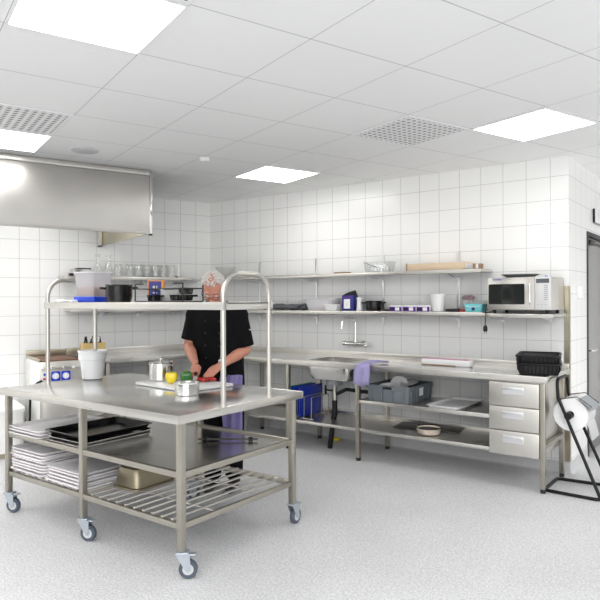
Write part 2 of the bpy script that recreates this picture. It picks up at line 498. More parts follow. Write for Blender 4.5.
def thing(name, label, cat, loc=(0, 0, 0), rz=0.0, group=None):
    o = bpy.data.objects.new(name, None)
    o.empty_display_size = 0.1
    COL.objects.link(o)
    o.location = loc; o.rotation_euler = (0, 0, rz)
    return tag(o, label, cat, group)

def single(mb, name, material, label, cat, loc=(0, 0, 0), rz=0.0, group=None, smooth=38):
    o = mb.build(name, material, None, smooth)
    o.location = loc; o.rotation_euler = (0, 0, rz)
    return tag(o, label, cat, group)

def dup(src, loc, rz=0.0, label=None, group=None):
    def cp(o, par):
        c = o.copy(); COL.objects.link(c)
        if par: c.parent = par
        for ch in [x for x in COL.objects if x.parent == o and x != c]:
            cp(ch, c)
        return c
    r = cp(src, None)
    r.location = loc; r.rotation_euler = (0, 0, rz)
    if label: r['label'] = label
    if group: r['group'] = group
    return r

# the left wall runs at 109 degrees to the back wall: t along it from the corner, n out into the room
LROT = atan2(0.9452, 0.3265)
def LW(t, n, z=0.0):
    return (-0.3265 * t + 0.9452 * n, -0.9452 * t - 0.3265 * n, z)
CEIL = 2.675

# ------------------------------------------------------------------ the room
def slab(name, x0, x1, y0, y1, z0, z1, material, loc=(0, 0, 0), rz=0):
    o = MB().box(x0, x1, y0, y1, z0, z1).build(name, material, None, 0)
    o.location = loc; o.rotation_euler = (0, 0, rz)
    return tag(o, kind='structure')

outline = [(0, 0), (4.204, 0), (4.204, 2.6), (8.2, 2.6), (8.2, -8.0), (-2.76, -8.0)]
def poly_slab(name, z0, z1, material, pts, loc=(0, 0, 0), rz=0):
    b = MB(); b.loft([[(x, y, z0) for x, y in pts], [(x, y, z1) for x, y in pts]])
    o = b.build(name, material, None, 0)
    o.location = loc; o.rotation_euler = (0, 0, rz)
    return tag(o, kind='structure')
poly_slab('floor', -0.1, 0.0, 'floor', [(-0.3, 0.12), (4.1, 0.12), (4.1, 2.7), (8.3, 2.7), (8.3, -8.1), (-3.1, -8.1)])
# ceiling in the left wall's frame (its grid follows that wall)
cpts = []
RY = lambda x: -4.48 + (x - 4.73) * 0.7422        # ceiling cut short out of view to let the fill light in
for (x, y) in [(-0.3, 0.12), (4.1, 0.12), (4.1, 2.7), (8.3, 2.7), (8.3, RY(8.3)), (-3.1, RY(-3.1))]:
    cpts.append((x * cos(LROT) + y * sin(LROT), -x * sin(LROT) + y * cos(LROT)))
poly_slab('ceiling', CEIL, CEIL + 0.1, 'ceiling', cpts, (0, 0, 0), LROT)
slab('wall_back', 0, 4.204, 0, 0.1, 0, CEIL, 'tile_back')
slab('wall_left', -8.5, 0.0, 0, 0.1, 0, CEIL, 'tile_left', (0, 0, 0), LROT)
# right wall with the door opening y 0.66..1.60, z 0..2.10
def wall_right():
    b = MB()
    b.box(-0.1, 0, 0.1, 0.66, 0, CEIL); b.box(-0.1, 0, 1.60, 2.6, 0, CEIL); b.box(-0.1, 0, 0.66, 1.60, 2.10, CEIL)
    # local frame: x runs along the wall so the tile grid fits
    me = b.bm
    for v in me.verts:
        x, y, z = v.co
        v.co = Vector((y, -x, z))
    o = b.build('wall_right', 'tile_right', None, 0)
    o.location = (4.204, 0, 0); o.rotation_euler = (0, 0, pi / 2)
    tag(o, kind='structure')
wall_right()
slab('wall_alcove', 4.2, 8.2, 2.6, 2.7, 0, CEIL, 'plain_wall')


# coved skirtings
def skirting(name, L, loc, rz, flip=1):
    prof = [(0.0, 0.10), (-0.004, 0.10), (-0.006, 0.03), (-0.012, 0.012), (-0.03, 0.001), (0, 0.001)]
    b = MB(); b.loft([[(x, y, z) for y, z in prof] for x in (0, L)])
    o = b.build(name, 'skirting'); o.location = loc; o.rotation_euler = (0, 0, rz)
    tag(o, kind='structure')
skirting('baseboard_back', 4.204, (0, -0.001, 0), 0)
skirting('baseboard_right', 0.64, (4.205, 0.0, 0), pi / 2)
skirting('baseboard_left', 8.0, LW(8.0, 0.001), LROT)

# door in the right wall
def door():
    d = thing('door_1', 'dark grey steel door in a black frame at right edge', 'door', (4.204, 1.13, 0))
    d['kind'] = 'structure'
    o = (4.204, 1.13, 0)
    b = MB(o)
    b.box(4.11, 4.212, 0.662, 0.705, 0.0, 2.098, .002); b.box(4.11, 4.212, 1.555, 1.598, 0.0, 2.098, .002); b.box(4.11, 4.212, 0.705, 1.555, 2.055, 2.098, .002)
    b.build('door_frame', 'doorframe', d)
    MB(o).box(4.13, 4.185, 0.708, 1.552, 0.006, 2.052, .003).build('door_leaf', 'door', d)
    h = MB(o); h.box(4.183, 4.195, 0.735, 0.765, 0.90, 1.10, .003)
    h.tube(fillet([(4.19, 0.75, 0.985), (4.24, 0.75, 0.985), (4.24, 0.88, 0.985)], .015), 0.010)
    h.cyl((4.19, 0.75, 1.13), (4.20, 0.75, 1.13), .018)
    h.build('door_handle', 'chrome', d)
    c = MB(o); c.box(4.183, 4.225, 0.72, 0.95, 1.985, 2.025, .004); c.box(4.183, 4.20, .95, 1.4, 2.0, 2.015, .002)
    c.build('door_closer', 'black', d)
door()
g = MB((4.2, .02, .1))
g.box(4.165, 4.2065, -0.0035, -0.0005, 0.1, 1.58); g.box(4.2045, 4.2075, -0.0035, 0.04, 0.1, 1.58)
tag(g.build('corner_guard', 'olive', loc=(4.2, .02, .1)), 'stainless corner guard on the wall edge right of the microwave', 'corner guard')

# ------------------------------------------------------------------ ceiling fittings (left-wall frame)
def cell(i, j):  # centre of grid cell between columns i..i+1 and rows j..j+1
    return (2.9635 - .6 * (i + .5), 4.6685 - .6 * (j + .5))
def make_lamp():
    p = thing('ceiling_light', '', 'ceiling light', (0, 0, CEIL))
    b = MB()
    b.loft([rrz(.297, .297, .004, 0, n=2), rrz(.297, .297, .004, -.010, n=2), rrz(.285, .285, .004, -.010, n=2), rrz(.285, .285, .004, -.002, n=2)])
    b.build('frame', 'lampframe', p)
    MB().box(-.285, .285, -.285, .285, -.0075, -.003).build('diffuser', 'lamp', p, 0)
    return p
lamp0 = make_lamp()
lights = [(0, 0, 'square ceiling light panel nearest the camera, cut by the photo top edge'),
          (5, 0, 'square ceiling light panel above the microwave'),
          None,
          (0, 4, 'square ceiling light panel in front of the extraction hood')]
# third visible panel is over the middle of the counter
def cell_of(x, y):
    X = x * cos(LROT) + y * sin(LROT); Y = -x * sin(LROT) + y * cos(LROT)
    return -X, -Y
lights[2] = (4, 4, 'square ceiling light panel farthest back, above the person')
first = True
for i, j, lab in lights:
    t, n = cell(i, j)
    if first:
        lamp0.location = LW(t, n, CEIL); lamp0.rotation_euler = (0, 0, LROT); lamp0['label'] = lab; first = False
    else:
        dup(lamp0, LW(t, n, CEIL), LROT, lab)
for i, j in ((-4, 0), (-4, 4), (-2, 4), (-2, 0), (0, -4), (5, -4), (-4, -4), (9, -4), (-8, 0), (-8, 4), (-8, -4)):  # unseen panels added for more light on walls and floor
    t, n = cell(i, j)
    x, y, z = LW(t, n, CEIL)
    if -2.2 < x < 7.8 and RY(x) + .6 < y < 2.2 and not (x < 4.6 and y > -.5):
        dup(lamp0, (x, y, z), LROT, 'added square ceiling light panel out of frame, brightening the room', 'added lamps out of frame')

def make_vent():
    p = thing('ceiling_vent', '', 'ceiling vent', (0, 0, CEIL))
    b = MB(); b.loft([rrz(.296, .296, .004, 0, n=2), rrz(.296, .296, .004, -.006, n=2), rrz(.275, .275, .004, -.006, n=2), rrz(.275, .275, .004, -.002, n=2)])
    b.build('frame', 'lampframe', p)
    MB().box(-.275, .275, -.275, .275, -.004, -.001).build('perforated_plate', 'perf', p, 0)
    return p
vent0 = make_vent()
for k, (i, j, lab) in enumerate([(4, 1, 'perforated ceiling vent panel near the middle, above the cardboard box'),
                                 (0, 3, 'perforated ceiling vent panel beside the light near the hood'),
                                 (0, -1, 'perforated ceiling vent panel at the photo top edge, beside the nearest light')]):
    t, n = cell(i, j)
    o = vent0 if k == 0 else dup(vent0, (0, 0, 0))
    o.location = LW(t, n, CEIL); o.rotation_euler = (0, 0, LROT); o['label'] = lab
b = MB(); b.lathe([(.105, 0), (.105, -.006), (.098, -.010), (.02, -.013)], seg=40)
single(b, 'ceiling_speaker', 'speaker', 'round grey speaker grille in the ceiling near the hood', 'speaker', (1.166, -2.57, CEIL))
b = MB(); b.lathe([(.045, 0), (.045, -.012), (.035, -.03), (.012, -.036)], seg=28)
single(b, 'smoke_detector', 'white', 'small white smoke detector on the ceiling', 'smoke detector', (1.723, -1.79, CEIL))

# ------------------------------------------------------------------ extraction hood (hangs from the ceiling on the left wall)
def hood():
    t1, t0, dep, zb = 1.345, 4.2, 1.49, 2.085
    loc = LW(t1, 0.0, zb)
    h = thing('extraction_hood', 'large brushed steel extraction hood hanging at the left', 'extractor hood', loc, LROT)
    H = CEIL - zb - .004
    X0 = -(t0 - t1)
    b = MB()
    b.box(X0, 0, -dep, -dep + .012, 0, H - .05, .002); b.box(X0, 0, -dep, -dep + .03, -.002, .018, .002)
    b.build('front_panel', 'steel_hood', h)
    MB().box(X0, 0, -dep - .004, -dep + .02, H - .046, H, .002).build('ceiling_trim', 'steel_front', h)
    MB().box(-.012, 0, -dep + .012, -.006, 0, H, .001).build('side_panel', 'olive', h)
    b = MB(); b.box(-.05, -.013, -.06, -.008, 0, H, .002); b.build('wall_post', 'steel', h)
    MB().box(-.052, -.011, -.062, -.006, -.014, -.001, .002).build('foot_cap', 'black', h)
    b = MB(); b.box(0.001, .022, -dep - .008, -dep + .03, 0, H, .003); b.build('corner_trim', 'chrome', h)
    MB().box(-.002, .024, -dep - .010, -dep + .032, -.012, -.001, .002).build('foot_cap', 'black', h)
    MB().box(X0, -.012, -.016, -.006, .27, H, .001).build('back_panel', 'steel', h)
    b = MB()
    for k in range(5):
        x0 = X0 + .05 + k * .55
        b.box(x0, x0 + .5, -dep + .2, -.2, .30, .33, .004)
    b.build('grease_filter', 'steel', h)
    for x in (-.75, -1.9):
        MB().box(x - .30, x + .30, -dep * .5 - .07, -dep * .5 + .07, .27, .298, .004).build('added_hood_lamp', 'hood_fill', h)  # unseen lamps added to brighten the left wall
hood()

# ------------------------------------------------------------------ wall rails, shelves and brackets on the back wall
def rail(x, z0, z1):
    b = MB((x, 0, z0))
    b.box(x - .012, x + .012, -.014, -.001, z0, z1, .002)
    k = z0 + .03
    while k < z1 - .02:
        b.box(x - .003, x + .003, -.0145, -.013, k, k + .012); k += .05
    return b
for k, x in enumerate((.803, 1.612, 2.44, 3.236)):
    o = rail(x, 1.215, 1.92).build('wall_rail', 'alu', loc=(x, 0, 1.215))
    tag(o, ['slotted shelf rail on the back wall, first from the left', 'slotted shelf rail behind the milky tub and white tub',
            'slotted shelf rail behind the black pot on the back shelf', 'slotted shelf rail behind the cardboard box and vase'][k], 'shelf rail', 'slotted rails on the back wall')

def shelf(name, label, x0, x1, depth, z, brs, rz=0, loc=None, skew=0.0):
    """steel wall shelf: top face at z, board with folded edges; brackets below"""
    cx = (x0 + x1) / 2
    loc = loc or (cx, 0, z)
    t = thing(name, label, 'shelf', loc, rz)
    b = MB()
    hx = (x1 - x0) / 2
    b.loft([[(-hx, -.016, -.022), (hx + skew, -.016, -.022), (hx, -depth, -.022), (-hx, -depth, -.022)],
            [(-hx, -.016, 0), (hx + skew, -.016, 0), (hx, -depth, 0), (-hx, -depth, 0)]])
    b.box(-hx, hx, -depth - .003, -depth + .006, -.030, .001, .001)
    b.build('shelf_board', 'steel', t)
    for bx in brs:
        c = MB()
        x = bx - cx
        for s in (-1, 1):
            c.loft([[(x + s * .010 - .0015, -.015, -.075), (x + s * .010 + .0015, -.015, -.075), (x + s * .010 + .0015, -.015, -.022), (x + s * .010 - .0015, -.015, -.022)],
                    [(x + s * .010 - .0015, -depth * .8, -.036), (x + s * .010 + .0015, -depth * .8, -.036), (x + s * .010 + .0015, -depth * .8, -.022), (x + s * .010 - .0015, -depth * .8, -.022)]])
        c.box(x - .011, x + .011, -.02, -.0145, -.085, -.022, .001)
        c.build('bracket', 'alu', t, 0)
    return t
UP, LO, MI = 1.735, 1.358, 1.350
shelf('wall_shelf', 'upper steel shelf on the back wall holding the cardboard box', .13, 3.56, .30, UP, (.803, 1.612, 2.44, 3.236))
shelf('wall_shelf', 'lower steel shelf on the back wall holding cartons and tubs', .13, 3.575, .30, LO, (.803, 1.612, 2.44, 3.236))
shelf('wall_shelf', 'short deep steel shelf carrying the microwave', 3.585, 4.185, .42, MI, (3.66, 4.07))
# left wall shelves
shelf('wall_shelf', 'upper steel shelf on the left wall lined with glass jars', 0, 1.36, .30, 0, (.25, .78, 1.25), LROT, LW(1.07, 0, 1.73), skew=.22)
shelf('wall_shelf', 'lower steel shelf on the left wall, half hidden by the trolley shelf', 0, 1.36, .30, 0, (.38, .80, 1.22), LROT, LW(1.07, 0, 1.38), skew=.22)

# ------------------------------------------------------------------ the long sink table along the back wall
TZ = .885
def leg_mesh(org, x, y, z1, hw=.019, foot=True):
    b = MB(org); b.box(x - hw, x + hw, y - hw, y + hw, .03, z1, .004); return b
def sink_table():
    org = (2.5, -.35, 0)
    t = thing('sink_table', 'long stainless steel sink table along the back wall', 'work table', org)
    X0, X1, Y0, Y1 = .45, 4.205, -.70, -.003
    sx, sy, hx, hy = 2.165, -.405, .250, .215   # sink opening
    # worktop with rounded sink opening: two plates + front/back strips
    b = MB(org)
    zb = TZ - .004
    out = rr(hx, hy, .07, 6, sx, sy)
    # ring between opening and a rectangle around it
    rect = []
    for (x, y) in out:
        dx, dy = x - sx, y - sy
        k = min((hx + .012) / max(abs(dx), 1e-6), (hy + .012) / max(abs(dy), 1e-6))
        rect.append((sx + dx * k, sy + dy * k))
    b.loft([[(x, y, TZ - .006) for x, y in out], [(x, y, TZ) for x, y in out], [(x, y, TZ) for x, y in rect], [(x, y, TZ - .006) for x, y in rect]], False, False, True)
    gx0, gx1, gy0, gy1 = sx - hx - .012, sx + hx + .012, sy - hy - .012, sy + hy + .012
    wl_ = [(.006, Y1), (.518, Y0), (gx0, Y0), (gx0, Y1)]; b.loft([[(x, y, TZ - .006) for x, y in wl_], [(x, y, TZ) for x, y in wl_]]); b.box(gx1, X1, Y0, Y1, TZ - .006, TZ)
    b.box(gx0, gx1, Y0, gy0, TZ - .006, TZ); b.box(gx0, gx1, gy1, Y1, TZ - .006, TZ)
    b.build('worktop', 'steel_top', t)
    b = MB(org); b.box(.522, X1, Y0 - .004, Y0 + .012, TZ - .050, TZ + .001, .003); b.box(X1 - .012, X1 + .004, Y0, Y1, TZ - .046, TZ + .001, .003)
    b.build('front_edge', 'steel', t)
    b = MB(org); b.box(.05, X1, -.022, -.002, TZ - .02, TZ + .045, .004); b.build('splashback', 'steel', t)
    # sink bowl
    b = MB(org)
    rings = []
    for e, z, r in ((-.12, TZ - .195, .04), (-.03, TZ - .183, .06), (.0, TZ - .13, .07), (.006, TZ - .05, .07), (.004, TZ - .003, .07),
                    (-.001, TZ - .003, .07), (.0, TZ - .05, .07), (-.006, TZ - .128, .07), (-.034, TZ - .178, .06), (-.122, TZ - .190, .04)):
        rings.append(rrz(hx + e, hy + e, r, z, sx, sy, 6))
    b.loft(rings); b.build('sink_basin', 'steel_pan', t)
    sx, sy = 2.12, -.42
    b = MB(org); b.lathe([(.085, TZ - .196), (.085, TZ - .235), (.078, TZ - .25), (.03, TZ - .253)], (sx, sy, 0), 32); d = b.build('sink_strainer', 'grey', t)
    b = MB(org); b.cyl((sx, sy, TZ - .254), (sx, sy, TZ - .32), .020); b.cyl((sx, sy, TZ - .32), (sx, sy, TZ - .40), .028)
    b.build('drain_fitting', 'steel_leg', t)
    b = MB(org); b.tube(fillet([(sx, sy, TZ - .40), (sx, sy, .36), (sx - .03, sy, .2), (sx - .06, sy, .002)], .05), .026, 14)
    b.build('drain_hose', 'black', t)
    b = MB(org); b.tube(fillet([(sx + .02, sy, TZ - .34), (sx + .12, sy + .02, TZ - .29), (sx + .25, sy + .05, TZ - .30), (sx + .42, sy + .1, TZ - .31)], .06), .018, 12)
    b.tube([(sx - .03, sy, TZ - .31), (sx - .10, sy, TZ - .31)], .008); b.box(sx - .115, sx - .10, sy - .01, sy + .01, TZ - .35, TZ - .26, .003)
    b.build('overflow_pipe', 'black', t)
    # legs
    for (x, y) in ((1.73, -.665), (2.54, -.665), (4.172, -.665), (.93, -.12), (1.73, -.12), (2.54, -.12), (4.172, -.12), (.93, -.665)):
        l = leg_mesh(org, x, y, TZ - .006).build('leg', 'steel_leg', t)
        MB(org).box(x - .017, x + .017, y - .017, y + .017, .001, .034, .003).build('foot', 'rubber', l)
    # rails at the right end
    MB(org).box(4.155, 4.189, -.646, -.14, .33, .365, .003).build('end_rail', 'steel_leg', t)
    # shelves
    b = MB(org); b.box(.95, 3.755, -.655, -.10, .285, .293); b.box(.95, 3.755, -.66, -.648, .265, .295, .003); b.box(.95, 3.755, -.105, -.098, .285, .32, .001)
    b.build('bottom_shelf', 'steel', t)
    b = MB(org); b.box(2.52, 3.755, -.655, -.06, .545, .553); b.box(2.52, 3.755, -.66, -.648, .522, .555, .003)
    b.build('middle_shelf', 'steel', t)
    # drawer block
    b = MB(org); b.box(3.762, 4.152, -.66, -.06, .258, TZ - .052, .002); b.build('drawer_cabinet', 'steel_front', t)
    for z0, z1 in ((.638, .822), (.450, .632), (.258, .444)):
        d = MB(org).box(3.766, 4.150, -.690, -.662, z0, z1, .004).build('drawer', 'steel_front', t)
        cx = 3.955; zc = z1 - .060
        h = MB(org)
        h.loft([[(x, y, z) for x, z in rr(.080, .029, .004, 3, cx, zc)] for y in (-.689, -.696)])
        h.box(cx - .078, cx + .078, -.708, -.694, zc + .004, zc + .024, .003)
        h.build('drawer_pull', 'alu', d)
sink_table()

# ------------------------------------------------------------------ left-wall counter and cooking units
def left_counter():
    loc = LW(.75, .36, 0)
    t = thing('corner_counter', 'stainless steel counter along the left wall behind the person', 'counter', loc, LROT)
    # local: x right (towards the corner), y towards the wall
    xr, xl = .75 - .0, -.775
    b = MB()
    # ends in the corner: clip against the back wall (skew end)
    zt = TZ
    pts = [(xl, -.355), (xl, .35), (.740, .35), (.256, -.355)]
    b.loft([[(x, y, zt - .006) for x, y in pts], [(x, y, zt) for x, y in pts]]); b.build('worktop', 'steel_top', t, 0)
    MB().box(xl, .250, -.36, -.345, zt - .046, zt + .001, .003).build('front_edge', 'steel', t)
    MB().box(xl, .72, .335, .356, zt - .01, zt + .06, .004).build('splashback', 'steel', t)
    for x, y in ((-.74, -.31), (-.74, .31), (-.05, -.31), (-.05, .31)):
        l = leg_mesh((0, 0, 0), x, y, zt - .006).build('leg', 'steel_leg', t)
        MB().box(x - .017, x + .017, y - .017, y + .017, .001, .034, .003).build('foot', 'rubber', l)
    b = MB(); b.box(-.72, .2, -.31, .31, .33, .338); b.box(-.72, .2, -.315, -.30, .31, .34, .003); b.build('bottom_shelf', 'steel', t)
left_counter()

def griddle():
    # t 1.76..2.15, n .05..0.74
    loc = LW(1.955, .395, 0)
    t = thing('griddle', 'steel griddle with brown hot plate and blue dial panel by the left wall', 'griddle', loc, LROT)
    hx, hy = .195, .345
    MB().box(-hx, hx, -hy, hy, .62, .885, .004).build('body', 'steel_front', t)
    b = MB(); b.box(-hx - .004, -hx + .001, -hy, hy, .10, .88, .002); b.build('side_panel', 'white_body', t)['label'] = 'white enamel side panel'
    MB().box(-hx + .002, hx, -hy + .03, hy, .09, .618, .003).build('cabinet', 'steel', t)
    MB().box(-hx + .03, hx - .03, -hy + .024, -hy + .031, .14, .58, .003).build('cabinet_door', 'steel_front', t)
    b = MB(); b.box(-hx + .02, hx - .01, -hy + .05, hy - .05, .885, .898, .003); b.build('hot_plate', 'plate_brown', t)
    b = MB(); b.box(-hx, hx, hy - .035, hy, .886, .955, .003); b.box(-hx, -hx + .012, -hy + .04, hy - .035, .886, .91, .002)
    b.build('splash_guard', 'olive', t)
    b = MB(); b.box(-hx + .01, hx, -hy - .03, -hy + .001, .815, .835, .004); b.build('grease_tray', 'steel', t)
    for x in (-.09, .02, .10):
        b = MB(); b.cyl((x, -hy - .028, .83), (x, -hy - .05, .83), .018, .014, 16); b.build('tray_knob', 'chrome', t)
    p = MB().box(-hx + .006, -hx + .066, -hy - .006, -hy + .001, .705, .795, .003).build('rating_plate', 'white', t)
    MB().box(-hx + .03, -hx + .052, -hy - .008, -hy - .0055, .755, .78, .002).build('blue_mark', 'dotblue', p)
    MB().box(-hx + .024, -hx + .05, -hy - .008, -hy - .0055, .715, .735, .002).build('red_mark', 'dotred', p)
    for x in (-.055, .040):
        q = MB().box(x - .042, x + .042, -hy - .006, -hy + .001, .702, .792, .012).build('dial_plate', 'bluelid', t)
        b = MB(); b.cyl((x, -hy - .005, .747), (x, -hy - .03, .747), .032, .026, 24); b.box(x - .006, x + .006, -hy - .036, -hy - .028, .722, .772, .002)
        b.build('dial', 'white', q)
    for x in (-.16, .16):
        for y in (-.28, .28):
            b = MB(); b.cyl((x, y, .001), (x, y, .092), .02); b.build('leg', 'steel_leg', t)
griddle()

def side_unit():
    loc = LW(1.653, .395, 0)
    t = thing('cooking_unit', 'narrow steel cooking unit right of the griddle', 'cooking unit', loc, LROT)
    hx, hy = .100, .345
    MB().box(-hx, hx, -hy, hy, .62, .885, .004).build('body', 'steel_front', t)
    MB().box(-hx, hx, -hy + .03, hy, .09, .618, .003).build('cabinet', 'steel', t)
    MB().box(-hx + .012, hx - .012, -hy + .30, hy - .06, .884, .893, .002).build('top_lid', 'dark_steel', t)
    MB().box(-hx, hx, hy - .03, hy, .886, .96, .003).build('splash_guard', 'olive', t)
    MB().box(-hx, hx, -hy - .02, -hy + .001, .82, .838, .003).build('front_lip', 'steel', t)
    for x in (-.07, .07):
        for y in (-.28, .28):
            b = MB(); b.cyl((x, y, .001), (x, y, .092), .018); b.build('leg', 'steel_leg', t)
side_unit()

def big_bin():
    loc = LW(2.72, .365, 0)
    t = thing('white_tub', 'big white round-cornered tub behind the left end of the trolley', 'tub', loc, LROT)
    b = MB()
    b.loft([rrz(.44, .32, .12, .05, n=8), rrz(.45, .33, .12, .12, n=8), rrz(.45, .33, .12, .42, n=8)]); b.build('body', 'white_body', t)
    b = MB(); b.loft([rrz(.46, .34, .12, .421, n=8), rrz(.462, .342, .12, .45, n=8), rrz(.44, .32, .10, .475, n=8), rrz(.3, .2, .08, .482, n=8)]); b.build('lid', 'white', t)
    b = MB(); b.loft([rrz(.43, .31, .10, .001, n=8), rrz(.43, .31, .10, .049, n=8)]); b.build('plinth', 'olive', t)
big_bin()
b = MB(LW(2.19, .77, 0))
cp = [Vector(LW(2.245, .74, .02)), Vector(LW(2.245, .745, .30)), Vector(LW(2.24, .76, .60)), Vector(LW(2.20, .78, .69)), Vector(LW(2.14, .775, .715))]
b.tube(fillet(cp, .08, 8), .011, 10)
tag(b.build('black_cable', 'black', loc=LW(2.19, .77, 0)), 'short black bent cable beside the griddle, above the tray stack', 'cable')

# ------------------------------------------------------------------ the island work table on castors
def island():
    X0, X1, Y0, Y1, Z = 1.245, 3.065, -3.31, -2.215, .865
    org = ((X0 + X1) / 2, (Y0 + Y1) / 2, 0)
    t = thing('island_table', 'stainless steel island work table on castors with raised tube shelf', 'work table', org)
    b = MB(org); b.box(X0 + .004, X1 - .004, Y0 + .004, Y1 - .004, Z - .010, Z, .002); b.build('tabletop', 'steel_top', t)
    b = MB(org)
    b.box(X0, X1, Y0, Y0 + .014, Z - .045, Z + .0008, .003); b.box(X0, X1, Y1 - .014, Y1, Z - .045, Z + .0008, .003)
    b.box(X0, X0 + .014, Y0 + .01, Y1 - .01, Z - .045, Z + .0008, .003); b.box(X1 - .014, X1, Y0 + .01, Y1 - .01, Z - .045, Z + .0008, .003)
    b.build('table_edge', 'steel', t)
    LX, LY = (1.285, 2.158, 3.035), (-3.265, -2.30)
    zl = .142
    angs = {(0, 0): 25, (1, 0): 25, (2, 0): 40, (2, 1): 95, (0, 1): 60, (1, 1): 200}
    for i, x in enumerate(LX):
        for j, y in enumerate(LY):
            l = MB(org).box(x - .019, x + .019, y - .019, y + .019, zl, Z - .011, .004).build('leg', 'steel_leg', t)
    for i, x in enumerate(LX):
        for j, y in enumerate(LY):
            a = radians(angs[(i, j)])
            d = Vector((cos(a), sin(a), 0)); s = Vector((-sin(a), cos(a), 0))
            c = Vector((x, y, 0)) + d * .036
            f = MB(org)
            f.obox((x + d.x * .006, y + d.y * .006, zl - .006), d * .034, s * .027, Vector((0, 0, .006)), .003)
            f.obox(Vector((x, y, zl - .014)) + d * .045, d * .032, s * .02, Vector((0, 0, .004)), .003)
            for k in (-1, 1):
                o1 = s * (k * .021)
                p = [Vector((x, y, zl - .012)) + o1 - d * .026, Vector((x, y, zl - .012)) + o1 + d * .046, c + o1 + Vector((0, 0, .05)) + d * .016, c + o1 + Vector((0, 0, .035)), c + o1 + Vector((0, 0, .05)) - d * .016]
                f.loft([[q - s * .0022 for q in p], [q + s * .0022 for q in p]])
            f.cyl(c + s * -.026 + Vector((0, 0, .05)), c + s * .026 + Vector((0, 0, .05)), .007, None, 10)
            fo = f.build('castor_fork', 'fork', t)
            wb = MB(org)
            zc = Vector((0, 0, .0502))
            rings = []
            for off, r in ((-.014, .040), (-.015, .046), (-.010, .0495), (.010, .0495), (.015, .046), (.014, .040)):
                rings.append([c + zc + s * off + (d * cos(2 * pi * k / 32) + Vector((0, 0, 1)) * sin(2 * pi * k / 32)) * r for k in range(32)])
            wb.loft(rings); wb.build('castor_wheel', 'wheel', fo)
            hb = MB(org)
            for k in (-1, 1):
                hb.cyl(c + zc + s * (k * .0135), c + zc + s * (k * .0165), .030, .028, 24)
            hb.build('wheel_hub', 'ltgrey', fo)
    # solid middle shelf with rim
    b = MB(org); b.box(X0 + .04, X1 - .03, LY[0] - .01, LY[1] + .01, .541, .548)
    b.build('middle_shelf', 'steel_top', t)
    b = MB(org)
    for y in (LY[0], LY[1]): b.box(LX[0] + .019, LX[2] - .019, y - .014, y + .014, .528, .562, .003)
    for x in (LX[0], LX[2]): b.box(x - .014, x + .014, LY[0] + .019, LY[1] - .019, .528, .562, .003)
    b.build('shelf_frame', 'steel_leg', t)
    # lower grid shelf
    b = MB(org)
    for y in (LY[0], LY[1]): b.box(LX[0] + .019, LX[2] - .019, y - .014, y + .014, .258, .290, .003)
    for x in LX: b.box(x - .012, x + .012, LY[0] + .019, LY[1] - .019, .258, .290, .003)
    b.build('grid_frame', 'steel_leg', t)
    b = MB(org)
    n = 22
    for k in range(1, n):
        x = LX[0] + (LX[2] - LX[0]) * k / n
        b.box(x - .009, x + .009, LY[0] + .004, LY[1] - .004, .289, .300, .003)
    for y in (-3.0, -2.6): b.box(LX[0], LX[2], y - .008, y + .008, .279, .288, .002)
    b.build('shelf_grid', 'steel_front', t)
    # raised shelf: two tube hoops and a shallow tray
    px = (1.262, 3.048); y0, y1 = -2.955, -2.55
    for x in px:
        b = MB(org)
        b.tube(fillet([(x, y0, Z), (x, y0, 1.625), (x, y1, 1.625), (x, y1, Z)], .13, 12), .0155, 14)
        h = b.build('hoop_post', 'steel_post', t)
        for y in (y0, y1):
            c = MB(org); c.lathe([(.020, Z + .0005), (.020, Z + .010), (.016, Z + .012)], (x, y, 0), 16); c.build('post_collar', 'steel', h)
    b = MB(org); b.box(px[0] - .012, px[1] + .012, y0, y1, 1.450, 1.457); b.build('raised_shelf', 'steel_top', t)
    b = MB(org)
    for y in (y0 - .0165, y1 + .0165): b.box(px[0] - .016, px[1] + .016, y - .006, y + .006, 1.415, 1.460, .003)
    for x in px: b.box(x - .012, x + .012, y0 + .016, y1 - .016, 1.415, 1.460, .003)
    b.build('shelf_rim', 'steel_front', t)
island()
SHZ = 1.458
TOP = .866

# ------------------------------------------------------------------ trays and pans on the island's lower shelves
def tray_mesh(hx, hy, h, r=.03, lip=.012, wall=.003, slope=.012):
    b = MB()
    b.loft([rrz(hx - slope - lip, hy - slope - lip, r, 0), rrz(hx - lip, hy - lip, r, h - .002), rrz(hx, hy, r + .008, h - .003), rrz(hx, hy, r + .008, h),
            rrz(hx - lip - wall, hy - lip - wall, r, h), rrz(hx - slope - lip - wall, hy - slope - lip - wall, r, wall)])
    return b
wt = single(tray_mesh(.205, .285, .020), 'serving_tray', 'white_tray', '', 'tray')
def trays(cx, cy, z0, n, dz, label, grp, top=None, jit=.008, rz=0):
    global wt_used
    for k in range(n):
        o = wt if not wt_used else dup(wt, (0, 0, 0))
        wt_used = True
        o.location = (cx + random.uniform(-jit, jit), cy + random.uniform(-jit, jit), z0 + k * dz)
        o.rotation_euler = (0, 0, rz + random.uniform(-.012, .012))
        o['label'] = label if not (top and k == n - 1) else top
        o['group'] = grp
wt_used = False
MS, GS = .563, .301
MSP = .5485
trays(1.505, -3.00, MSP, 3, .0205, 'white tray in the short stack on the island middle shelf', 'white trays on the middle shelf')
trays(1.515, -2.99, GS, 8, .0205, 'white tray in the tall left stack on the island bottom shelf', 'white trays in the left bottom stack')
trays(1.955, -2.99, GS, 5, .0205, 'white tray in the right stack, beside the island middle leg', 'white trays in the right bottom stack', jit=.012)
st0 = single(tray_mesh(.215, .285, .022), 'baking_tray', 'steel_pan', 'steel baking tray under the black tray on the middle shelf', 'baking tray', (1.945, -2.985, MSP), 0, 'steel trays under the black tray')
dup(st0, (1.95, -2.98, MSP + .023), .01)
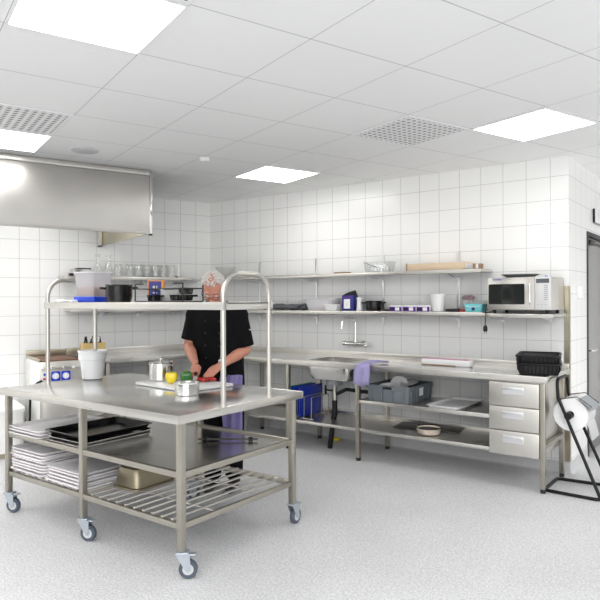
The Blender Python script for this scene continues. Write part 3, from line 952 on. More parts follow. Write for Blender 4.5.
single(tray_mesh(.215, .285, .035, slope=.02), 'oven_tray', 'black_gloss', 'black enamel oven tray on top of steel trays, middle shelf', 'oven tray', (1.935, -2.985, MSP + .047), -.01)
b = MB()
b.loft([rrz(.125, .165, .045, 0), rrz(.125, .165, .045, .012), rrz(.115, .155, .045, .016), rrz(.105, .145, .04, .10), rrz(.095, .135, .035, .122), rrz(.06, .1, .03, .126)])
single(b, 'roasting_pan', 'pan_dull', 'deep dull steel pan upside down on the island bottom rack', 'pan', (2.325, -2.93, GS))
t = thing('rolling_rod', 'thin metal rod with black ends at the right of the island middle shelf', 'rod', (2.70, -2.555, MSP + .014))
b = MB(); p0, p1 = Vector((-.16, -.11, .0)), Vector((.16, .115, .0)); b.cyl(p0, p1, .006, None, 10); b.build('rod', 'dark_steel', t)
for p in (p0.lerp(p1, .12), p0.lerp(p1, .88)):
    d = (p1 - p0).normalized(); b = MB(); b.cyl(p - d * .014, p + d * .014, .0135, None, 16); b.build('end_knob', 'black', t)

# ------------------------------------------------------------------ things on the island top
single(MB().box(-.30, .30, -.205, .205, 0, .020, .006), 'cutting_board', 'white', 'large white plastic cutting board under the peppers and pot', 'cutting board', (2.205, -2.480, TOP), -.10)
BT = TOP + .0205
def stockpot():
    t = thing('stock_pot', 'lidded steel pot standing on the cutting board', 'pot', (1.955, -2.475, BT))
    b = MB(); b.lathe([(.08, 0), (.085, .004), (.085, .125), (.088, .128), (.083, .128), (.082, .006), (.02, .005)], seg=40); b.build('pot_body', 'steel_pan', t)
    b = MB(); b.lathe([(.083, .129), (.088, .131), (.086, .134), (.04, .142), (.012, .144)], seg=40); l = b.build('lid', 'steel_pan', t)
    b = MB(); b.lathe([(.008, .144), (.008, .150), (.020, .154), (.020, .162), (.01, .166)], seg=20); b.build('lid_knob', 'steel', l)
    for s in (-1, 1):
        b = MB(); b.tube(fillet([(s * .083, -.03, .11), (s * .108, -.03, .112), (s * .108, .03, .112), (s * .083, .03, .11)], .012), .005, 8); b.build('handle', 'steel', t)
stockpot()
def bowl_():
    t = thing('steel_bowl', 'small straight-sided steel bowl in front of the green pepper', 'bowl', (2.545, -2.765, TOP))
    b = MB(); b.lathe([(.068, 0), (.074, .004), (.080, .072), (.086, .076), (.085, .080), (.078, .079), (.072, .006), (.01, .004)], seg=40); b.build('bowl_body', 'steel_pan', t)
    b = MB(); b.lathe([(.0785, .058), (.0825, .060), (.083, .070), (.0815, .072)], seg=40, cap0=False, cap1=False); b.build('rim_band', 'chrome', t)
bowl_()
def pepper(name, m, label, loc, s=1.0, hs=1.0):
    t = thing(name, label, 'pepper', loc)
    b = MB()
    rings = []
    for i in range(1, 14):
        a = pi * i / 14
        z = (1 - cos(a)) / 2
        r = sin(a) ** .75 * (.042 - .010 * (1 - z))
        zz = .078 * z - (.012 * math.exp(-((1 - z) / .05)) if z > .8 else 0)
        rings.append([(r * s * (1 + .11 * cos(4 * th)) * cos(th), r * s * (1 + .11 * cos(4 * th)) * sin(th), max(zz * s * hs, .0003)) for th in [2 * pi * k / 32 for k in range(32)]])
    b.loft(rings); b.build('flesh', m, t, 60)
    b = MB(); b.tube([(0, 0, .066 * s * hs), (0, .002, .072 * s * hs), (.004, .004, .080 * s * hs)], [.010 * s, .006 * s, .005 * s], 8); b.build('stem', 'stem', t)
pepper('yellow_pepper', 'yellow', 'whole yellow pepper on the cutting board', (2.165, -2.56, BT), 1.22, .92)
pepper('green_pepper', 'pgreen', 'whole green pepper on the cutting board', (2.25, -2.50, BT), 1.22, .98)
def slice_mesh(L, wd, h, curl):
    b = MB(); rings = []
    for i in range(9):
        u = i / 8 - .5
        f = sqrt(max(.02, 1 - (2 * u) ** 2))
        rings.append([(u * L, wd * f * cos(a), curl * (1 - 4 * u * u) * .5 + h * (.5 + .5 * sin(a))) for a in [2 * pi * k / 10 for k in range(10)]])
    b.loft(rings); return b
ps0 = single(slice_mesh(.085, .030, .026, .016), 'pepper_piece', 'red', 'cut red pepper piece under the left-hand fingers', 'pepper piece', (2.325, -2.335, BT), .5)
dup(ps0, (2.215, -2.36, BT), -.3, 'cut red pepper piece beside the green pepper')
dup(ps0, (2.175, -2.37, BT), 1.2, 'cut red pepper piece behind the green pepper')
dup(ps0, (2.275, -2.385, BT), .2, 'cut red pepper piece in front of the knife tip')

def white_pot():
    t = thing('white_container', 'white plastic tapered container on the far left of the island top', 'container', (1.335, -2.625, TOP))
    b = MB(); b.lathe([(.070, 0), (.076, .004), (.095, .150), (.1035, .152), (.105, .215), (.107, .218), (.103, .218), (.100, .155), (.092, .150), (.072, .008), (.01, .006)], seg=40)
    b.build('container_body', 'white_gloss', t)
    b = MB(); b.lathe([(.1060, .204), (.1085, .206), (.1085, .221), (.1030, .221), (.1030, .2185)], seg=40, cap0=False, cap1=False); b.build('rim', 'white', t)
white_pot()

def knife_block():
    t = thing('knife_block', 'wooden knife box with knife handles behind the white container', 'knife block', LW(1.605, .56, .8862), LROT)
    b = MB(); b.loft([rrz(.115, .05, .004, 0, n=2), rrz(.115, .05, .004, .155, n=2), rrz(.100, .038, .003, .155, n=2), rrz(.100, .038, .003, .012, n=2)]); b.build('box', 'wood', t)
    for k in range(7):
        x = -.085 + k * .028
        h = MB(); lean = random.uniform(-.014, .014)
        h.obox((x + lean, 0, .185), (.007, 0, 0), (0, .010, 0), (lean * .7, 0, .036), .003)
        h.obox((x, 0, .10), (.001, 0, 0), (0, .012, 0), (0, 0, .06))
        h.build('knife', ['black', 'black', 'black', 'steel_pan', 'black', 'steel_pan', 'black'][k], t)
knife_block()

# ------------------------------------------------------------------ things on the island's raised shelf
def folded_cloth():
    b = MB(); rows = []
    for i in range(19):
        u = i / 18
        ring = []
        for k in range(16):
            a = 2 * pi * k / 16
            h = .019 + .006 * sin(u * 9) + .004 * sin(a * 3 + u * 7)
            e = max(.15, sin(pi * min(1, max(0, u * .9 + .05))) ** .4)
            ring.append((-.12 + .24 * u, .05 * cos(a) * e + .006 * sin(u * 11), max(0.0003, h * .5 * e + h * .55 * sin(a) * e)))
        rows.append(ring)
    b.loft(rows)
    single(b, 'crumpled_cloth', 'white', 'crumpled white cloth at the left end of the raised shelf', 'cloth', (1.40, -2.89, SHZ))
folded_cloth()
def food_tub():
    t = thing('food_tub', 'milky plastic tub of brown crumbs on a blue lid', 'tub', (1.54, -2.76, SHZ))
    b = MB(); b.loft([rrz(.12, .085, .02, 0), rrz(.125, .09, .022, .005), rrz(.125, .09, .022, .04), rrz(.12, .085, .02, .042)]); b.build('blue_base', 'bluelid', t)['label'] = 'bright blue base'
    b = MB(); b.loft([rrz(.104, .078, .02, .043), rrz(.114, .086, .022, .20), rrz(.122, .092, .024, .202), rrz(.122, .092, .024, .216), rrz(.110, .082, .02, .216), rrz(.109, .081, .02, .2), rrz(.101, .075, .018, .046)])
    b.build('tub_body', 'frosted', t)
    b = MB(); rings = [rrz(.0995, .0735, .018, .048), rrz(.103, .077, .018, .095), rrz(.09, .06, .018, .108), rrz(.05, .03, .012, .120)]
    b.loft(rings); b.build('crumbs', 'granola', t)
    b = MB(); b.loft([rrz(.123, .093, .024, .2165), rrz(.123, .093, .024, .222), rrz(.115, .085, .02, .224)]); b.build('lid', 'milky', t)
food_tub()
def casserole(label, loc, r=.085, h=.12, rz=0.0):
    t = thing('casserole', label, 'pot', loc, rz)
    b = MB(); b.lathe([(r * .82, 0), (r * .9, .004), (r, h * .35), (r * 1.0, h * .95), (r * 1.06, h), (r * .97, h), (r * .94, h * .5), (r * .8, .008), (.01, .006)], seg=36)
    b.build('pot_body', 'black_gloss', t)
    for s in (-1, 1):
        c = MB(); c.tube(fillet([(s * r * .97, -.035, h * .78), (s * (r + .035), -.03, h * .82), (s * (r + .035), .03, h * .82), (s * r * .97, .035, h * .78)], .02), .008, 10); c.build('handle', 'black_gloss', t)
    return t
casserole('black enamel pot between the milky tub and the wire rack on the island', (1.845, -2.76, SHZ), .092, .125, .62)
def wire_rack():
    t = thing('wire_rack', 'black wire rack at the middle of the island raised shelf', 'rack', (2.32, -2.72, SHZ))
    b = MB()
    pts = fillet([(-.24, -.09, .005), (.24, -.09, .005), (.24, .09, .005), (-.24, .09, .005)], .02, 4, True)
    b.tube(pts, .005, 8, True)
    b.tube([(p.x, p.y, .09) for p in pts], .004, 8, True)
    for s in (-1, 1):
        for y in (-.09, .09): b.tube([(s * .235, y * .98, .005), (s * .235, y * .98, .115)], .0045, 8)
        b.tube(fillet([(s * .235, -.088, .115), (s * .235, -.088, .122), (s * .15, -.088, .122)], .008), .005, 8)
    for k in range(9):
        x = -.2 + k * .05
        b.tube([(x, -.09, .005), (x, .09, .005)], .0025, 6)
    b.build('frame', 'iron', t)
wire_rack()
def small_dish():
    t = thing('small_pan', '', 'small pan', (0, 0, 0))
    b = MB(); b.lathe([(.035, 0), (.042, .003), (.048, .035), (.051, .038), (.046, .038), (.038, .006), (.01, .005)], seg=24); b.build('pan_body', 'black_gloss', t)
    b = MB(); b.tube([(.045, 0, .03), (.075, 0, .032)], [.006, .007], 8); b.build('handle', 'black_gloss', t)
    return t
sd = small_dish()
for k, (x, y, rz, lab) in enumerate([(2.15, -2.70, .4, 'small black pan at the left end of the wire rack'), (2.38, -2.70, 2.2, 'small black pan in the middle of the wire rack'),
                                     (2.49, -2.72, 1.0, 'small black pan at the right end of the wire rack')]):
    o = sd if k == 0 else dup(sd, (0, 0, 0))
    o.location = (x, y, SHZ + .0115); o.rotation_euler = (0, 0, rz); o['label'] = lab
sd2 = dup(sd, (2.49, -2.72, SHZ + .052), 2.6, 'small black pan stacked on top at the right end of the rack')
def carton(name, label, loc, hx, hy, h, body, face, facecol, rz=0, cat='carton', parts=None):
    t = thing(name, label, cat, loc, rz)
    MB().box(-hx, hx, -hy, hy, 0, h, .003).build('carton_body', body, t)
    x0, x1, z0, z1 = face
    f = MB().box(x0 * hx, x1 * hx, -hy - .0012, -hy + .0005, z0 * h, z1 * h).build('front_label', facecol, t, 0)
    for (a0, a1, b0, b1, c) in parts or []:
        MB().box(a0 * hx, a1 * hx, -hy - .002, -hy - .001, b0 * h, b1 * h).build('print', c, f, 0)
    return t
c = carton('food_carton', 'blue carton with orange ends behind the wire rack', (2.03, -2.58, SHZ), .055, .030, .155, 'orange', (-.82, .82, 0.0, .96), 'navy',
           .62, parts=[(-.3, .3, .6, .75, 'ltgrey'), (-.3, .3, .4, .46, 'ltgrey'), (-.3, .3, .28, .33, 'ltgrey')])
b = MB().box(-.060, .060, -.025, .025, 0, .10, .006)
single(b, 'grey_box', 'midgrey', 'plain pale grey box behind the wire rack, right of the blue carton', 'box', (2.185, -2.59, SHZ), .62)

# ------------------------------------------------------------------ left-wall upper shelf
LSZ = 1.7315
def jar_mesh():
    t = thing('glass_jar', '', 'glass jar', (0, 0, 0))
    b = MB(); b.lathe([(.036, 0), (.045, .004), (.047, .02), (.047, .105), (.038, .125), (.038, .15), (.040, .152), (.036, .152), (.035, .125), (.044, .10), (.044, .02), (.034, .006), (.005, .005)], seg=24)
    b.build('jar_body', 'glass', t)
    b = MB(); b.lathe([(.0385, .132), (.0415, .134), (.0415, .142), (.0385, .144)], seg=24, cap0=False, cap1=False); b.build('neck_ring', 'glass', t)
    return t
j0 = jar_mesh()
js = [(1.20, .12), (1.10, .20), (1.00, .20), (.90, .20), (.80, .20), (.70, .20), (.60, .19), (1.04, .085), (.94, .085), (.84, .085), (.74, .085), (.64, .085)]
names = ['first', 'second', 'third', 'fourth', 'fifth', 'sixth', 'seventh']
for k, (tt, nn) in enumerate(js):
    o = j0 if k == 0 else dup(j0, (0, 0, 0))
    o.location = LW(tt, nn, LSZ); o.rotation_euler = (0, 0, LROT)
    o['group'] = 'glass jars on the left wall shelf'
    o['label'] = ('clear glass jar standing just right of the carafes' if k == 0 else
                  f'clear glass jar in the front row on the left wall shelf, {names[k-1]} from the left' if k < 7 else
                  f'clear glass jar in the back row on the left wall shelf, {names[k-7]} from the left')
def carafe():
    b = MB(); b.lathe([(.035, 0), (.045, .005), (.047, .06), (.03, .13), (.018, .17), (.018, .21), (.032, .25), (.030, .25), (.015, .21), (.015, .17), (.027, .13), (.044, .06), (.042, .008), (.005, .006)], seg=24)
    return single(b, 'glass_carafe', 'glass', 'tall glass carafe, the left one of two beside the jars', 'carafe', LW(1.43, .14, LSZ), LROT)
ca = carafe(); dup(ca, LW(1.32, .16, LSZ), LROT, 'tall glass carafe, the right one of two beside the jars')
def whisk():
    t = thing('ladle', 'steel ladle leaning at the right end of the jars', 'ladle', LW(.50, .16, LSZ), LROT)
    b = MB(); b.tube([(0, 0, .004), (.01, 0, .10), (.0, 0, .185), (.02, 0, .19), (.045, 0, .16)], .006, 8); b.build('handle', 'alu', t)
    b = MB(); b.lathe([(.005, 0), (.03, .006), (.038, .03), (.035, .03), (.026, .01), (.004, .005)], (-.0, 0, 0), 20); b.build('cup', 'alu', t)
whisk()
def cutlery():
    # in the photo it hangs at the very left end of the shelf
    t = thing('lidded_container', 'steel container with black lid left of the carafes', 'container', LW(1.62, .15, LSZ), LROT)
    b = MB(); b.loft([rrz(.085, .07, .01, .002), rrz(.095, .08, .012, .075), rrz(.10, .085, .012, .078), rrz(.09, .075, .01, .078), rrz(.082, .067, .01, .01)]); b.build('container_body', 'steel_pan', t)
    b = MB(); b.box(-.05, .095, -.08, .075, .080, .090, .003); b.build('lid', 'black', t)
    b = MB(); b.box(-.13, -.09, -.085, -.03, .0005, .03, .004); b.build('clip', 'black', t)
    # little wall ledge it stands on is the shelf's own extension
shelf('wall_shelf', 'short steel shelf on the left wall under the black lidded container', 0, .34, .30, 0, (.17,), LROT, LW(1.65, 0, 1.73 + .0005))
cutlery()

# ------------------------------------------------------------------ back wall, upper shelf
UZ = UP + .0015
b = MB(); b.lathe([(.03, 0), (.045, .003), (.07, .055), (.125, .125), (.121, .125), (.066, .056), (.04, .008), (.005, .006)], seg=32)
single(b, 'glass_bowl', 'glass', 'wide clear glass bowl on the upper back shelf behind the head', 'bowl', (.40, -.16, UZ))
b = MB().box(-.075, .075, -.05, .05, 0, .016, .004)
single(b, 'flat_packet', 'carddark', 'small flat brown packet on the upper shelf above the milky tub', 'packet', (2.075, -.20, UZ))
def clear_tub():
    t = thing('clear_tub', 'clear plastic tub of small steel tools on the upper shelf', 'tub', (2.50, -.19, UZ))
    b = MB(); b.loft([rrz(.125, .075, .02, 0), rrz(.14, .085, .022, .095), rrz(.147, .092, .024, .097), rrz(.147, .092, .024, .101), rrz(.137, .082, .02, .1), rrz(.122, .072, .018, .004)]); b.build('tub_body', 'clearp', t)
    for k in range(6):
        x = -.09 + k * .036
        b = MB(); b.lathe([(.014, .006), (.018, .02), (.012, .045 + .006 * (k % 3)), (.004, .05)], (x, .01 * (-1) ** k, 0), 12); b.build('steel_tool', 'alu', t)
    b = MB(); b.tube([(-.02, -.02, .05), (-.09, -.03, .075), (-.155, -.03, .105)], .004, 8); b.build('tool_handle', 'dark_steel', t)
clear_tub()
def long_box():
    t = thing('cardboard_box', 'long flat cardboard box on the upper back shelf', 'box', (3.13, -.17, UZ))
    MB().box(-.285, .265, -.11, .11, 0, .066, .003).build('box_body', 'card', t)
    b = MB(); b.box(.2655, .285, -.11, -.105, .006, .066, .001); b.box(.2655, .285, .105, .11, .006, .066, .001); b.build('end_flap', 'card', t)
    MB().box(.2655, .269, -.095, .095, .008, .056, .001).build('box_end', 'white', t)
    b = MB(); b.box(-.303, -.286, -.105, .105, .002, .07, .004); b.build('end_cap', 'carddark', t)
long_box()
def small_packs():
    t = thing('small_carton', 'small brown and white carton at the right end of the upper shelf', 'carton', (3.515, -.25, UZ))
    MB().box(-.036, .036, -.03, .03, 0, .045, .002).build('carton_body', 'carddark', t)
    MB().box(-.010, .012, -.0312, -.0295, .004, .041).build('front_label', 'white', t, 0)
small_packs()

# ------------------------------------------------------------------ back wall, lower shelf
LZ = LO + .0015
b = MB()
rings = []
for i in range(15):
    u = i / 14
    r = .032 + .004 * sin(u * 21) + .003 * sin(u * 50)
    rings.append([(-.30 + .60 * u, r * 1.25 * cos(a) + .004 * sin(u * 13), .036 + r * sin(a) * (1 + .08 * sin(3 * a + u * 9))) for a in [2 * pi * k / 18 for k in range(18)]])
b.loft(rings)
t = thing('rolled_sheet', 'dark grey plastic sheet roll at the left of the lower back shelf', 'roll', (1.325, -.19, LZ))
b.build('roll_body', 'greyplate', t)
b = MB(); b.tube(fillet([(.2, -.05, .03), (.27, -.045, .055), (.29, -.03, .05)], .01), .006, 8); b.build('loose_end', 'black', t)
def milk_tub():
    t = thing('plastic_tub', 'wide milky plastic tub on the lower back shelf', 'tub', (1.80, -.16, LZ))
    b = MB(); b.loft([rrz(.135, .085, .02, 0), rrz(.165, .105, .022, .118), rrz(.176, .112, .024, .12), rrz(.176, .112, .024, .127), rrz(.162, .102, .02, .126), rrz(.132, .082, .018, .004)]); b.build('tub_body', 'milky', t)
    MB().box(.01, .10, -.06, .02, .006, .078, .008).build('pink_content', 'pinkp', t)
milk_tub()
b = MB(); b.loft([rrz(.062, .05, .015, 0), rrz(.076, .062, .018, .06), rrz(.081, .066, .018, .062), rrz(.081, .066, .018, .066), rrz(.073, .06, .016, .065), rrz(.058, .046, .012, .004)])
single(b, 'small_tub', 'white', 'small white plastic tub between the milky tub and blue carton', 'tub', (1.985, -.235, LZ))
def juice():
    t = thing('drink_carton', 'tall blue carton with white label and folded black top', 'carton', (2.15, -.18, LZ))
    MB().box(-.068, .068, -.045, .045, 0, .155, .004).build('carton_body', 'navy', t)
    f = MB().box(-.045, .03, -.0462, -.0445, .022, .118).build('front_label', 'white', t, 0)
    MB().box(-.012, -.004, -.047, -.046, .06, .075).build('print', 'ltgrey', f, 0)
    MB().box(-.05, .04, -.0462, -.0445, .128, .142).build('brand_band', 'purple', t, 0)
    b = MB(); b.loft([[(-.066, -.043, .155), (.066, -.043, .155), (.066, .043, .155), (-.066, .043, .155)], [(-.02, -.04, .175), (.066, -.03, .185), (.06, .03, .185), (-.02, .03, .175)], [(.0, -.01, .192), (.064, -.01, .205), (.064, .01, .205), (.0, .01, .192)]])
    b.build('folded_top', 'black', t)
juice()
b = MB(); b.lathe([(.030, 0), (.033, .004), (.030, .04), (.027, .11), (.031, .115), (.031, .132), (.01, .136)], seg=24)
single(b, 'white_shaker', 'white', 'white plastic shaker between blue carton and black pot', 'shaker', (2.272, -.19, LZ))
casserole('black enamel pot on the lower back shelf', (2.42, -.17, LZ), .082, .100, .3)
single(MB().box(-.05, .05, -.05, .05, 0, .02, .003), 'dark_dish', 'iron', 'low dark dish right of the black pot on the back shelf', 'dish', (2.585, -.17, LZ))
pk = None
for k, x in enumerate((2.705, 2.85, 2.99)):
    lab = ['purple and white packet, left of three on the lower back shelf', 'purple and white packet, middle of three on the lower back shelf', 'purple and white packet, right of three next to the white vase'][k]
    if pk is None:
        pk = carton('tea_packet', lab, (x, -.20, LZ), .064, .05, .055, 'white', (-1, 1, 0.0, .8), 'purple', parts=[(-.05, .62, .12, .70, 'white'), (-.9, -.2, .25, .55, 'black')], cat='packet')
        pk['group'] = 'purple packets on the lower back shelf'
    else: dup(pk, (x, -.20, LZ), 0, lab)
b = MB(); b.lathe([(.046, 0), (.052, .003), (.070, .160), (.071, .163), (.067, .163), (.049, .006), (.005, .005)], seg=32)
single(b, 'white_vase', 'white', 'white plastic beaker on the lower back shelf', 'beaker', (3.118, -.20, LZ))
single(MB().box(-.062, .062, -.05, .05, 0, .026, .004), 'flat_black_box', 'black', 'flat black box right of the white beaker', 'box', (3.265, -.19, LZ))
single(MB().box(-.03, .03, -.035, .035, 0, .022, .003), 'red_packet', 'red', 'small red packet beside the turquoise tub', 'packet', (3.362, -.19, LZ))
b = MB()
rings = []
for i in range(1, 9):
    a = pi * i / 9
    rings.append([(.05 * sin(a) * cos(th) * (1 + .12 * sin(3 * th + i)), .04 * sin(a) * sin(th), .055 - .054 * cos(a) * (1 + .05 * sin(2 * th))) for th in [2 * pi * k / 16 for k in range(16)]])
b.loft(rings)
t = thing('snack_bag', 'clear bag with dark printed top behind the turquoise tub', 'bag', (3.36, -.09, LZ))
b.build('bag_body', 'milky', t)
b = MB(); b.loft([[(.048 * cos(a), .022 * sin(a), .105) for a in [2 * pi * k / 14 for k in range(14)]], [(.065 * cos(a) * (1 + .1 * sin(3 * a)), .02 * sin(a), .13) for a in [2 * pi * k / 14 for k in range(14)]], [(.04 * cos(a), .015 * sin(a), .148) for a in [2 * pi * k / 14 for k in range(14)]]])
b.build('printed_top', mat('bag_print', (0.30, 0.20, 0.22), .5, var=.5, scale=50), t)
def turq():
    t = thing('turquoise_tub', 'turquoise plastic tub with clear lid left of the microwave', 'tub', (3.475, -.20, LZ))
    b = MB(); b.loft([rrz(.075, .065, .02, 0), rrz(.085, .075, .022, .07), rrz(.082, .072, .02, .072)]); b.build('tub_body', 'turq', t)
    b = MB(); b.loft([rrz(.088, .078, .022, .0725), rrz(.092, .082, .022, .078), rrz(.092, .082, .022, .098), rrz(.085, .075, .02, .101)]); b.build('lid', 'clearp', t)
    b = MB(); b.tube([(-.088, -.03, .07), (-.06, -.086, .05), (.0, -.09, .043), (.06, -.086, .05), (.088, -.03, .07)], .003, 8); b.build('bail_handle', 'white', t)
    MB().box(-.01, .015, -.0765, -.070, .015, .04).build('front_sticker', 'navy', t, 0)
turq()
def microwave():
    x0, x1, y0, y1, z0, z1 = 3.662, 4.168, -.42, -.02, .030, .297
    org = ((x0 + x1) / 2, (y0 + y1) / 2, 0)
    t = thing('microwave', 'stainless steel microwave on the right end of the wall shelf', 'microwave', (org[0], org[1], MI + .0015))
    MB(org).box(x0, x1, y0 + .02, y1, z0, z1, .004).build('casing', 'steel_front', t)
    d = MB(org).box(x0, x1 - .125, y0, y0 + .019, z0 + .004, z1, .004).build('oven_door', 'steel', t)
    b = MB(org); b.loft([[(x, y, z) for x, z in rr(.148, .084, .01, 4, x0 + .155, z0 + .130)] for y in (y0 + .002, y0 - .0015)]); b.build('door_window', 'darkglass', d)
    b = MB(org); b.tube(fillet([(x1 - .155, y0 + .004, z0 + .05), (x1 - .155, y0 - .03, z0 + .05), (x1 - .155, y0 - .03, z1 - .05), (x1 - .155, y0 + .004, z1 - .05)], .02), .007, 10); b.build('door_handle', 'chrome', d)
    bd = MB(org)
    for k in range(5): bd.box(x0 + .045 + k * .014, x0 + .055 + k * .014, y0 - .001, y0 + .001, z1 - .022, z1 - .012)
    bd.build('logo', 'dotblue', d, 0)
    p = MB(org).box(x1 - .123, x1, y0, y0 + .019, z0 + .004, z1, .003).build('control_panel', 'ltgrey', t)
    MB(org).box(x1 - .113, x1 - .012, y0 - .001, y0 + .001, z1 - .050, z1 - .015).build('display', 'display', p, 0)
    k_ = MB(org)
    for r in range(8):
        for q in range(2): k_.box(x1 - .048 + q * .014, x1 - .038 + q * .014, y0 - .0012, y0 + .001, z1 - .075 - r * .016, z1 - .066 - r * .016)
    k_.build('keypad', 'grey', p, 0)
    k_ = MB(org)
    for q in range(3): k_.cyl((x1 - .10 + q * .03, y0 - .001, z0 + .045), (x1 - .10 + q * .03, y0 + .001, z0 + .045), .004, None, 10)
    k_.build('button', 'grey', p, 0)
    for x in (x0 + .04, x1 - .04):
        for y in (y0 + .05, y1 - .05):
            MB(org).cyl((x, y, 0), (x, y, z0 + .001), .015, None, 14).build('foot', 'black', t)
    b = MB(org); b.tube(fillet([(x0 + .02, y1 - .01, .06), (x0 - .02, y1 - .02, .05), (x0 - .02, y0 + .0 , .03), (x0 - .015, y0 - .02, -.02), (x0 - .015, y0 - .02, -.10)], .02, 5), .004, 8)
    c = b.build('power_cord', 'black', t)
    b = MB(org); b.lathe([(.008, -.098), (.018, -.115), (.018, -.145), (.010, -.152)], (x0 - .015, y0 - .02, 0), 14)
    for s in (-1, 1): b.cyl((x0 - .015 + s * .008, y0 - .02, -.152), (x0 - .015 + s * .008, y0 - .02, -.168), .0025, None, 8)
    b.build('plug', 'black', c)
    return z1 + MI + .0015
mtop = microwave()
b = MB(); b.lathe([(.06, 0), (.10, .003), (.15, .026), (.158, .028), (.158, .031), (.148, .029), (.10, .007), (.01, .005)], seg=36)
single(b, 'shallow_dish', 'ltgrey', 'shallow shiny steel dish on top of the microwave', 'dish', (3.87, -.22, mtop + .0005))
b = MB(); b.cyl((0, 0, 0), (0, 0, .012), .016, .012, 16)
single(b, 'bottle_cap', 'bluelid', 'small blue cap on top of the microwave', 'cap', (4.09, -.25, mtop + .0005))

# ------------------------------------------------------------------ tap, switch, sign, towel
def tap():
    t = thing('wall_tap', 'chrome wall-mounted mixer tap with tall swan-neck spout', 'tap', (2.14, 0, 1.02))
    b = MB(); b.cyl((-.12, -.06, 0), (.12, -.06, 0), .021, None, 16)
    for s in (-1, 1): b.cyl((s * .075, -.06, 0), (s * .075, -.001, 0), .016, None, 14); b.lathe([(.028, 0), (.028, .004)], seg=4) if 0 else None
    b.cyl((0, -.06, 0), (0, -.06, .045), .018, None, 14); b.build('mixer_body', 'chrome', t)
    for s in (-1, 1):
        b = MB(); b.cyl((s * .121, -.06, 0), (s * .150, -.06, 0), .026, .022, 12); b.build('tap_handle', 'chrome', t)
        b = MB(); b.cyl((s * .075, -.012, 0), (s * .075, -.001, 0), .030, None, 20); b.build('wall_rose', 'chrome', t)
    b = MB(); b.tube(fillet([(0, -.06, .04), (0, -.06, .25), (-.05, -.22, .26), (-.055, -.235, .155)], .04, 8), .011, 12); b.build('spout', 'chrome', t)
tap()
t = thing('light_switch', 'white switch box on the narrow wall beside the door', 'switch', (4.204, .32, 1.53))
MB().box(.001, .04, -.04, .04, -.055, .055, .006).build('switch_box', 'white', t)
MB().box(.0405, .046, -.025, .025, -.03, .03, .003).build('rocker', 'white', t)
t = thing('wall_sign', 'white boxed sign with dark side edge above the door', 'sign', (4.204, 1.13, 2.27))
MB().box(.002, .018, -.20, .20, -.062, .062, .003).build('sign_box', 'white', t)
MB().box(.001, .020, -.212, -.2005, -.066, .066, .002).build('side_edge', 'black', t)
MB().box(.001, .020, -.20, .206, -.072, -.0625, .001).build('bottom_edge', 'grey', t)

def towel():
    b = MB((2.56, -.70, TZ))
    rows = []
    n = 15
    # path: lies on the counter then drapes over the edge
    path = [(-.50, TZ + .006), (-.54, TZ + .012), (-.58, TZ + .016), (-.66, TZ + .012), (-.705, TZ + .006), (-.722, TZ - .02), (-.728, TZ - .06), (-.732, TZ - .10), (-.734, TZ - .135), (-.734, TZ - .183)]
    for i, (y, z) in enumerate(path):
        f = i / (len(path) - 1)
        row = []
        for k in range(n):
            u = k / (n - 1)
            wdt = .055 + .11 * min(1, f * 1.6) - .02 * max(0, f - .7)
            x = 2.645 - f * .03 + (u - .5) * wdt * 1.05
            fold = .010 * sin(u * 13 + f * 3) + .006 * sin(u * 27)
            if i < 4: row.append((x + .10 * (1 - f * 2.2), y + fold, z + abs(fold) * 1.2))
            else: row.append((x, y - abs(fold) - .003, z + (.012 * sin(u * 9) if i == len(path) - 1 else 0)))
        rows.append(row)
    b.sheet(rows)
    bmesh.ops.solidify(b.bm, geom=b.bm.faces[:], thickness=.004)
    o = b.build('cloth', 'lilac', loc=(2.56, -.70, TZ), smooth=80)
    tag(o, 'lilac cloth hanging over the sink table front edge', 'cloth')
towel()

